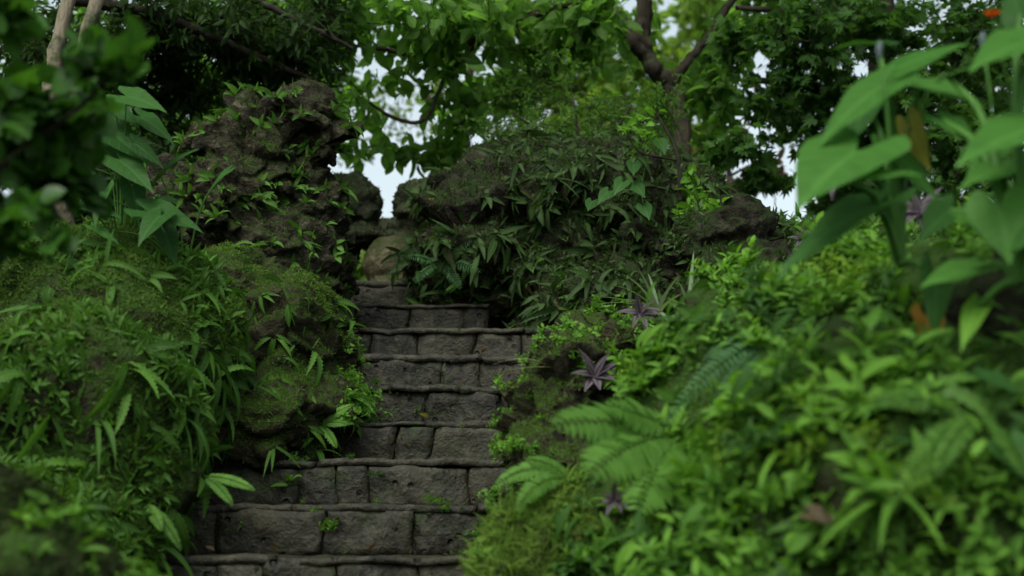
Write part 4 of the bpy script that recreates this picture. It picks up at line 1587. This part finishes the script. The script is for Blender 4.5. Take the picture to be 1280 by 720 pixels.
# dark fine-leaved tree over the crag
g = gnd(95, 6.9)
tree('dark_tree', 'shadowy small leaved tree with pale trunk above the crag', g, [
    [W_(g, .06), (58, 200, 6.6, .045), (66, 90, 6.6, .036), (86, 0, 6.6, .03), (110, -100, 6.7, .025)],
    [(104, 120, 6.6, .032), (106, 60, 6.6, .032), (120, 0, 6.6, .032), (150, -90, 6.7, .02)],
    [(88, 0, 6.8, .03), (200, 20, 7.0, .025), (300, 60, 7.1, .018), (390, 100, 7.2, .012)],
    [(150, -90, 6.9, .02), (280, -20, 7.0, .018), (380, 30, 7.1, .014), (440, 60, 7.2, .01)]],
    [(200, 40, 7.2, 90, 55, .5, 1500), (300, 50, 7.3, 90, 55, .5, 1500), (380, 60, 7.3, 70, 50, .45, 1000), (230, 110, 7.6, 70, 45, .4, 800), (330, 105, 7.7, 80, 35, .4, 700),
     (150, 90, 7.4, 70, 60, .5, 900), (60, 60, 7.6, 100, 90, .5, 1400), (200, -60, 7.2, 250, 70, .8, 900), (60, 180, 7.4, 120, 80, .5, 1300), (200, 190, 7.6, 60, 70, .4, 700), (120, 270, 7.2, 120, 60, .4, 800), (150, 225, 7.1, 100, 70, .4, 1100), (60, 130, 7.2, 80, 60, .4, 700), (410, 20, 7.4, 50, 60, .4, 500)],
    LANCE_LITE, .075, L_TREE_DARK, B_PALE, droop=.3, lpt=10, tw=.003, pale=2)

# dark lobed-leaf tree on the right
g = gnd(1130, 8.2)
tree('lobed_leaf_tree', 'dark dense tree with lobed leaves behind the broad leaved plants', g, [
    [W_(g, .11), (1120, 250, 8.2, .09), (1100, 100, 8.2, .07), (1110, -60, 8.2, .05)],
    [(1108, 150, 8.2, .04), (1020, 110, 8.0, .03), (940, 100, 7.9, .015)],
    [(1104, 60, 8.2, .04), (1010, 20, 8.0, .025), (920, 10, 7.9, .012)]],
    [(1000, 50, 7.7, 90, 60, .4, 620), (1090, 40, 7.8, 90, 60, .4, 620), (960, 130, 7.9, 55, 60, .4, 300), (1040, 140, 8.0, 80, 70, .5, 700), (1130, 150, 8.0, 90, 90, .5, 800),
     (1220, 60, 8.0, 100, 90, .5, 1000), (1230, 200, 8.0, 100, 100, .5, 900), (1060, 240, 8.2, 70, 60, .5, 600), (1150, 280, 8.0, 90, 60, .5, 600), (1000, -40, 7.8, 120, 60, .6, 350), (1200, -60, 7.9, 180, 70, .8, 400),
     (915, 60, 7.9, 40, 30, .3, 200), (925, 190, 7.9, 45, 40, .3, 260), (960, 230, 8.0, 40, 25, .3, 160), (1290, 300, 7.5, 70, 90, .4, 500)],
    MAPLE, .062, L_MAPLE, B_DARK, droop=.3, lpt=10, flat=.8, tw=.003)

# feathery shrub on top of the mound
g = P(725, 215, 7.5)
tree('feathery_shrub', 'feathery fine leaved shrub crowning the central mound', g, [
    [W_(g, .012), (722, 170, 7.5, .01), (716, 120, 7.5, .005)], [W_(g, .012), (680, 170, 7.5, .009), (640, 140, 7.5, .004)], [W_(g, .012), (765, 170, 7.5, .009), (790, 130, 7.5, .004)]],
    [(690, 165, 7.7, 80, 40, .5, 900), (620, 175, 7.7, 60, 36, .4, 420), (770, 150, 7.7, 85, 45, .5, 900), (720, 120, 7.9, 110, 40, .5, 520), (830, 150, 7.7, 50, 60, .4, 420), (640, 125, 7.9, 60, 40, .4, 220), (680, 85, 8.0, 80, 40, .4, 200)],
    LANCE_LITE, .036, L_FEATHER, B_DARK, cat='shrub', droop=.1, lpt=14, tw=.002)

g = P(850, 250, 6.7)
tree('small_leaf_shrub', 'light green shrub with paired oval leaves before the crooked trunk', g, [
    [W_(g, .01), (845, 190, 6.7, .008), (815, 130, 6.65, .004)], [(845, 200, 6.7, .006), (800, 190, 6.6, .004), (780, 160, 6.6, .003)]],
    [(810, 155, 6.65, 30, 30, .15, 34), (795, 185, 6.6, 34, 22, .15, 34), (858, 215, 6.7, 24, 30, .15, 22), (870, 250, 6.6, 30, 40, .15, 50), (890, 290, 6.2, 50, 30, .15, 80)],
    OVATE, .065, L_HERB, B_DARK, cat='shrub', droop=.15, lpt=7, flat=1.2)

# reddish shrub in the right sky gap
g = gnd(915, 10.5)
tree('reddish_tree', 'thin reddish leaved tree in the sky gap on the right', g, [
    [W_(g, .03), (915, 260, 10.5, .025), (905, 180, 10.5, .015), (900, 100, 10.5, .006)], [(912, 220, 10.5, .012), (950, 200, 10.5, .006)]],
    [(905, 180, 10.5, 35, 35, .3, 130), (925, 235, 10.5, 50, 18, .3, 150), (890, 90, 10.5, 30, 30, .3, 70), (960, 220, 10.5, 30, 20, .3, 60)],
    OVATE_LITE, .09, L_RED, B_TREE, droop=.4, lpt=7)

# lit trees further back
def far_tree(label, px, d, clumps, L, mat, tr=.09, bmat=B_TREE, top=80, tpl=OVATE_LITE):
    g = gnd(px, d)
    tree('background_tree', label, g, [[W_(g, tr), (px + 6, 250, d, tr * .9), (px - 4, 160, d, tr * .7), (px + 8, top, d, tr * .4), (px, top - 140, d, tr * .2)],
                                       [(px, 190, d, tr * .4), (px - 40, 130, d, tr * .3), (px - 70, 90, d, tr * .15)], [(px, 150, d, tr * .4), (px + 45, 100, d, tr * .3), (px + 75, 60, d, tr * .12)]],
         clumps, tpl, L, mat, bmat, 'sunny trees behind the rocks', droop=.45, lpt=8, tw=.006)


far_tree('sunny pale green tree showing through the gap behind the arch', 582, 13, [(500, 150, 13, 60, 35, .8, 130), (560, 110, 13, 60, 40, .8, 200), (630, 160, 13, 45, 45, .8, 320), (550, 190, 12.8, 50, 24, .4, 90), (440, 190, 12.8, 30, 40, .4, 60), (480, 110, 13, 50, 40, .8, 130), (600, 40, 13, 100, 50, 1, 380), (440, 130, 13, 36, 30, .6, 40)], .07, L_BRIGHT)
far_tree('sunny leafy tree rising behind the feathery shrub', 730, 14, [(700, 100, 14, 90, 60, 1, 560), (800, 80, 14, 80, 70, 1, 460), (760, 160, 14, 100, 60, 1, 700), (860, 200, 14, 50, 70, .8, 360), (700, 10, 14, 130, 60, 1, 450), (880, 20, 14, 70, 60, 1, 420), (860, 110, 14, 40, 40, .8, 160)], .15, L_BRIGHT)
far_tree('hazy green tree filling the far left behind the crag', 330, 12, [(260, 110, 12, 90, 60, 1, 600), (390, 100, 12, 60, 60, 1, 330), (200, 200, 12, 120, 100, 1, 1000), (340, 30, 12, 140, 60, 1, 800), (120, 80, 12, 120, 110, 1, 1000), (410, 20, 12, 60, 50, 1, 250)], .13, L_TREE)
far_tree('dark green tree filling the far right behind the lobed leaves', 1120, 12, [(1010, 120, 12, 60, 90, 1, 420), (1100, 200, 12, 120, 110, 1, 900), (1230, 120, 12, 130, 140, 1, 1000), (1040, 10, 12, 130, 70, 1, 520), (1220, 300, 12, 120, 100, 1, 900), (1060, 290, 12, 60, 60, 1, 500)], .13, L_MAPLE)
far_tree('low green bush seen through the hole of the arch', 440, 11, [(440, 335, 11, 60, 40, .6, 420), (440, 300, 11, 40, 30, .5, 130), (930, 275, 11, 30, 10, .5, 2)], .12, L_BRIGHT, top=300) if False else None
g = gnd(440, 11)
tree('green_bush', 'sunny green bush seen through the hole under the arch', g, [[W_(g, .02), (440, 340, 11, .015), (442, 320, 11, .008)]],
     [(440, 335, 11, 60, 30, .6, 500)], OVATE_LITE, .11, L_BRIGHT, B_DARK, cat='bush', droop=.3, lpt=8)

# out of focus glossy shrub at the near left
g = gnd(-110, 3.1)
tree('glossy_shrub', 'blurred dark glossy leaved shrub at the near left edge', g, [
    [W_(g, .02), (-90, 500, 3.1, .014), (-50, 330, 3.05, .012), (10, 200, 3.05, .008)], [(-60, 400, 3.05, .010), (-40, 250, 3.0, .008), (0, 60, 3.0, .004)], [(10, 200, 3.05, .008), (80, 150, 3.0, .005), (140, 95, 2.95, .003)]],
    [(30, 150, 3.05, 75, 60, .14, 260), (120, 88, 2.95, 48, 24, .09, 60), (0, 30, 3.0, 40, 34, .12, 70), (60, 215, 3.15, 70, 60, .14, 230), (110, 140, 3.2, 40, 40, .12, 60), (40, 268, 2.9, 20, 30, .04, 5), (0, 300, 3.0, 40, 50, .1, 60), (-60, 200, 3.0, 60, 160, .15, 160), (172, 80, 2.9, 18, 10, .05, 7), (62, 310, 2.95, 12, 14, .04, 3)],
    ROUND, .062, L_GLOSSY, B_DARK, cat='shrub', droop=.0, lpt=7, flat=.6, tw=.003)
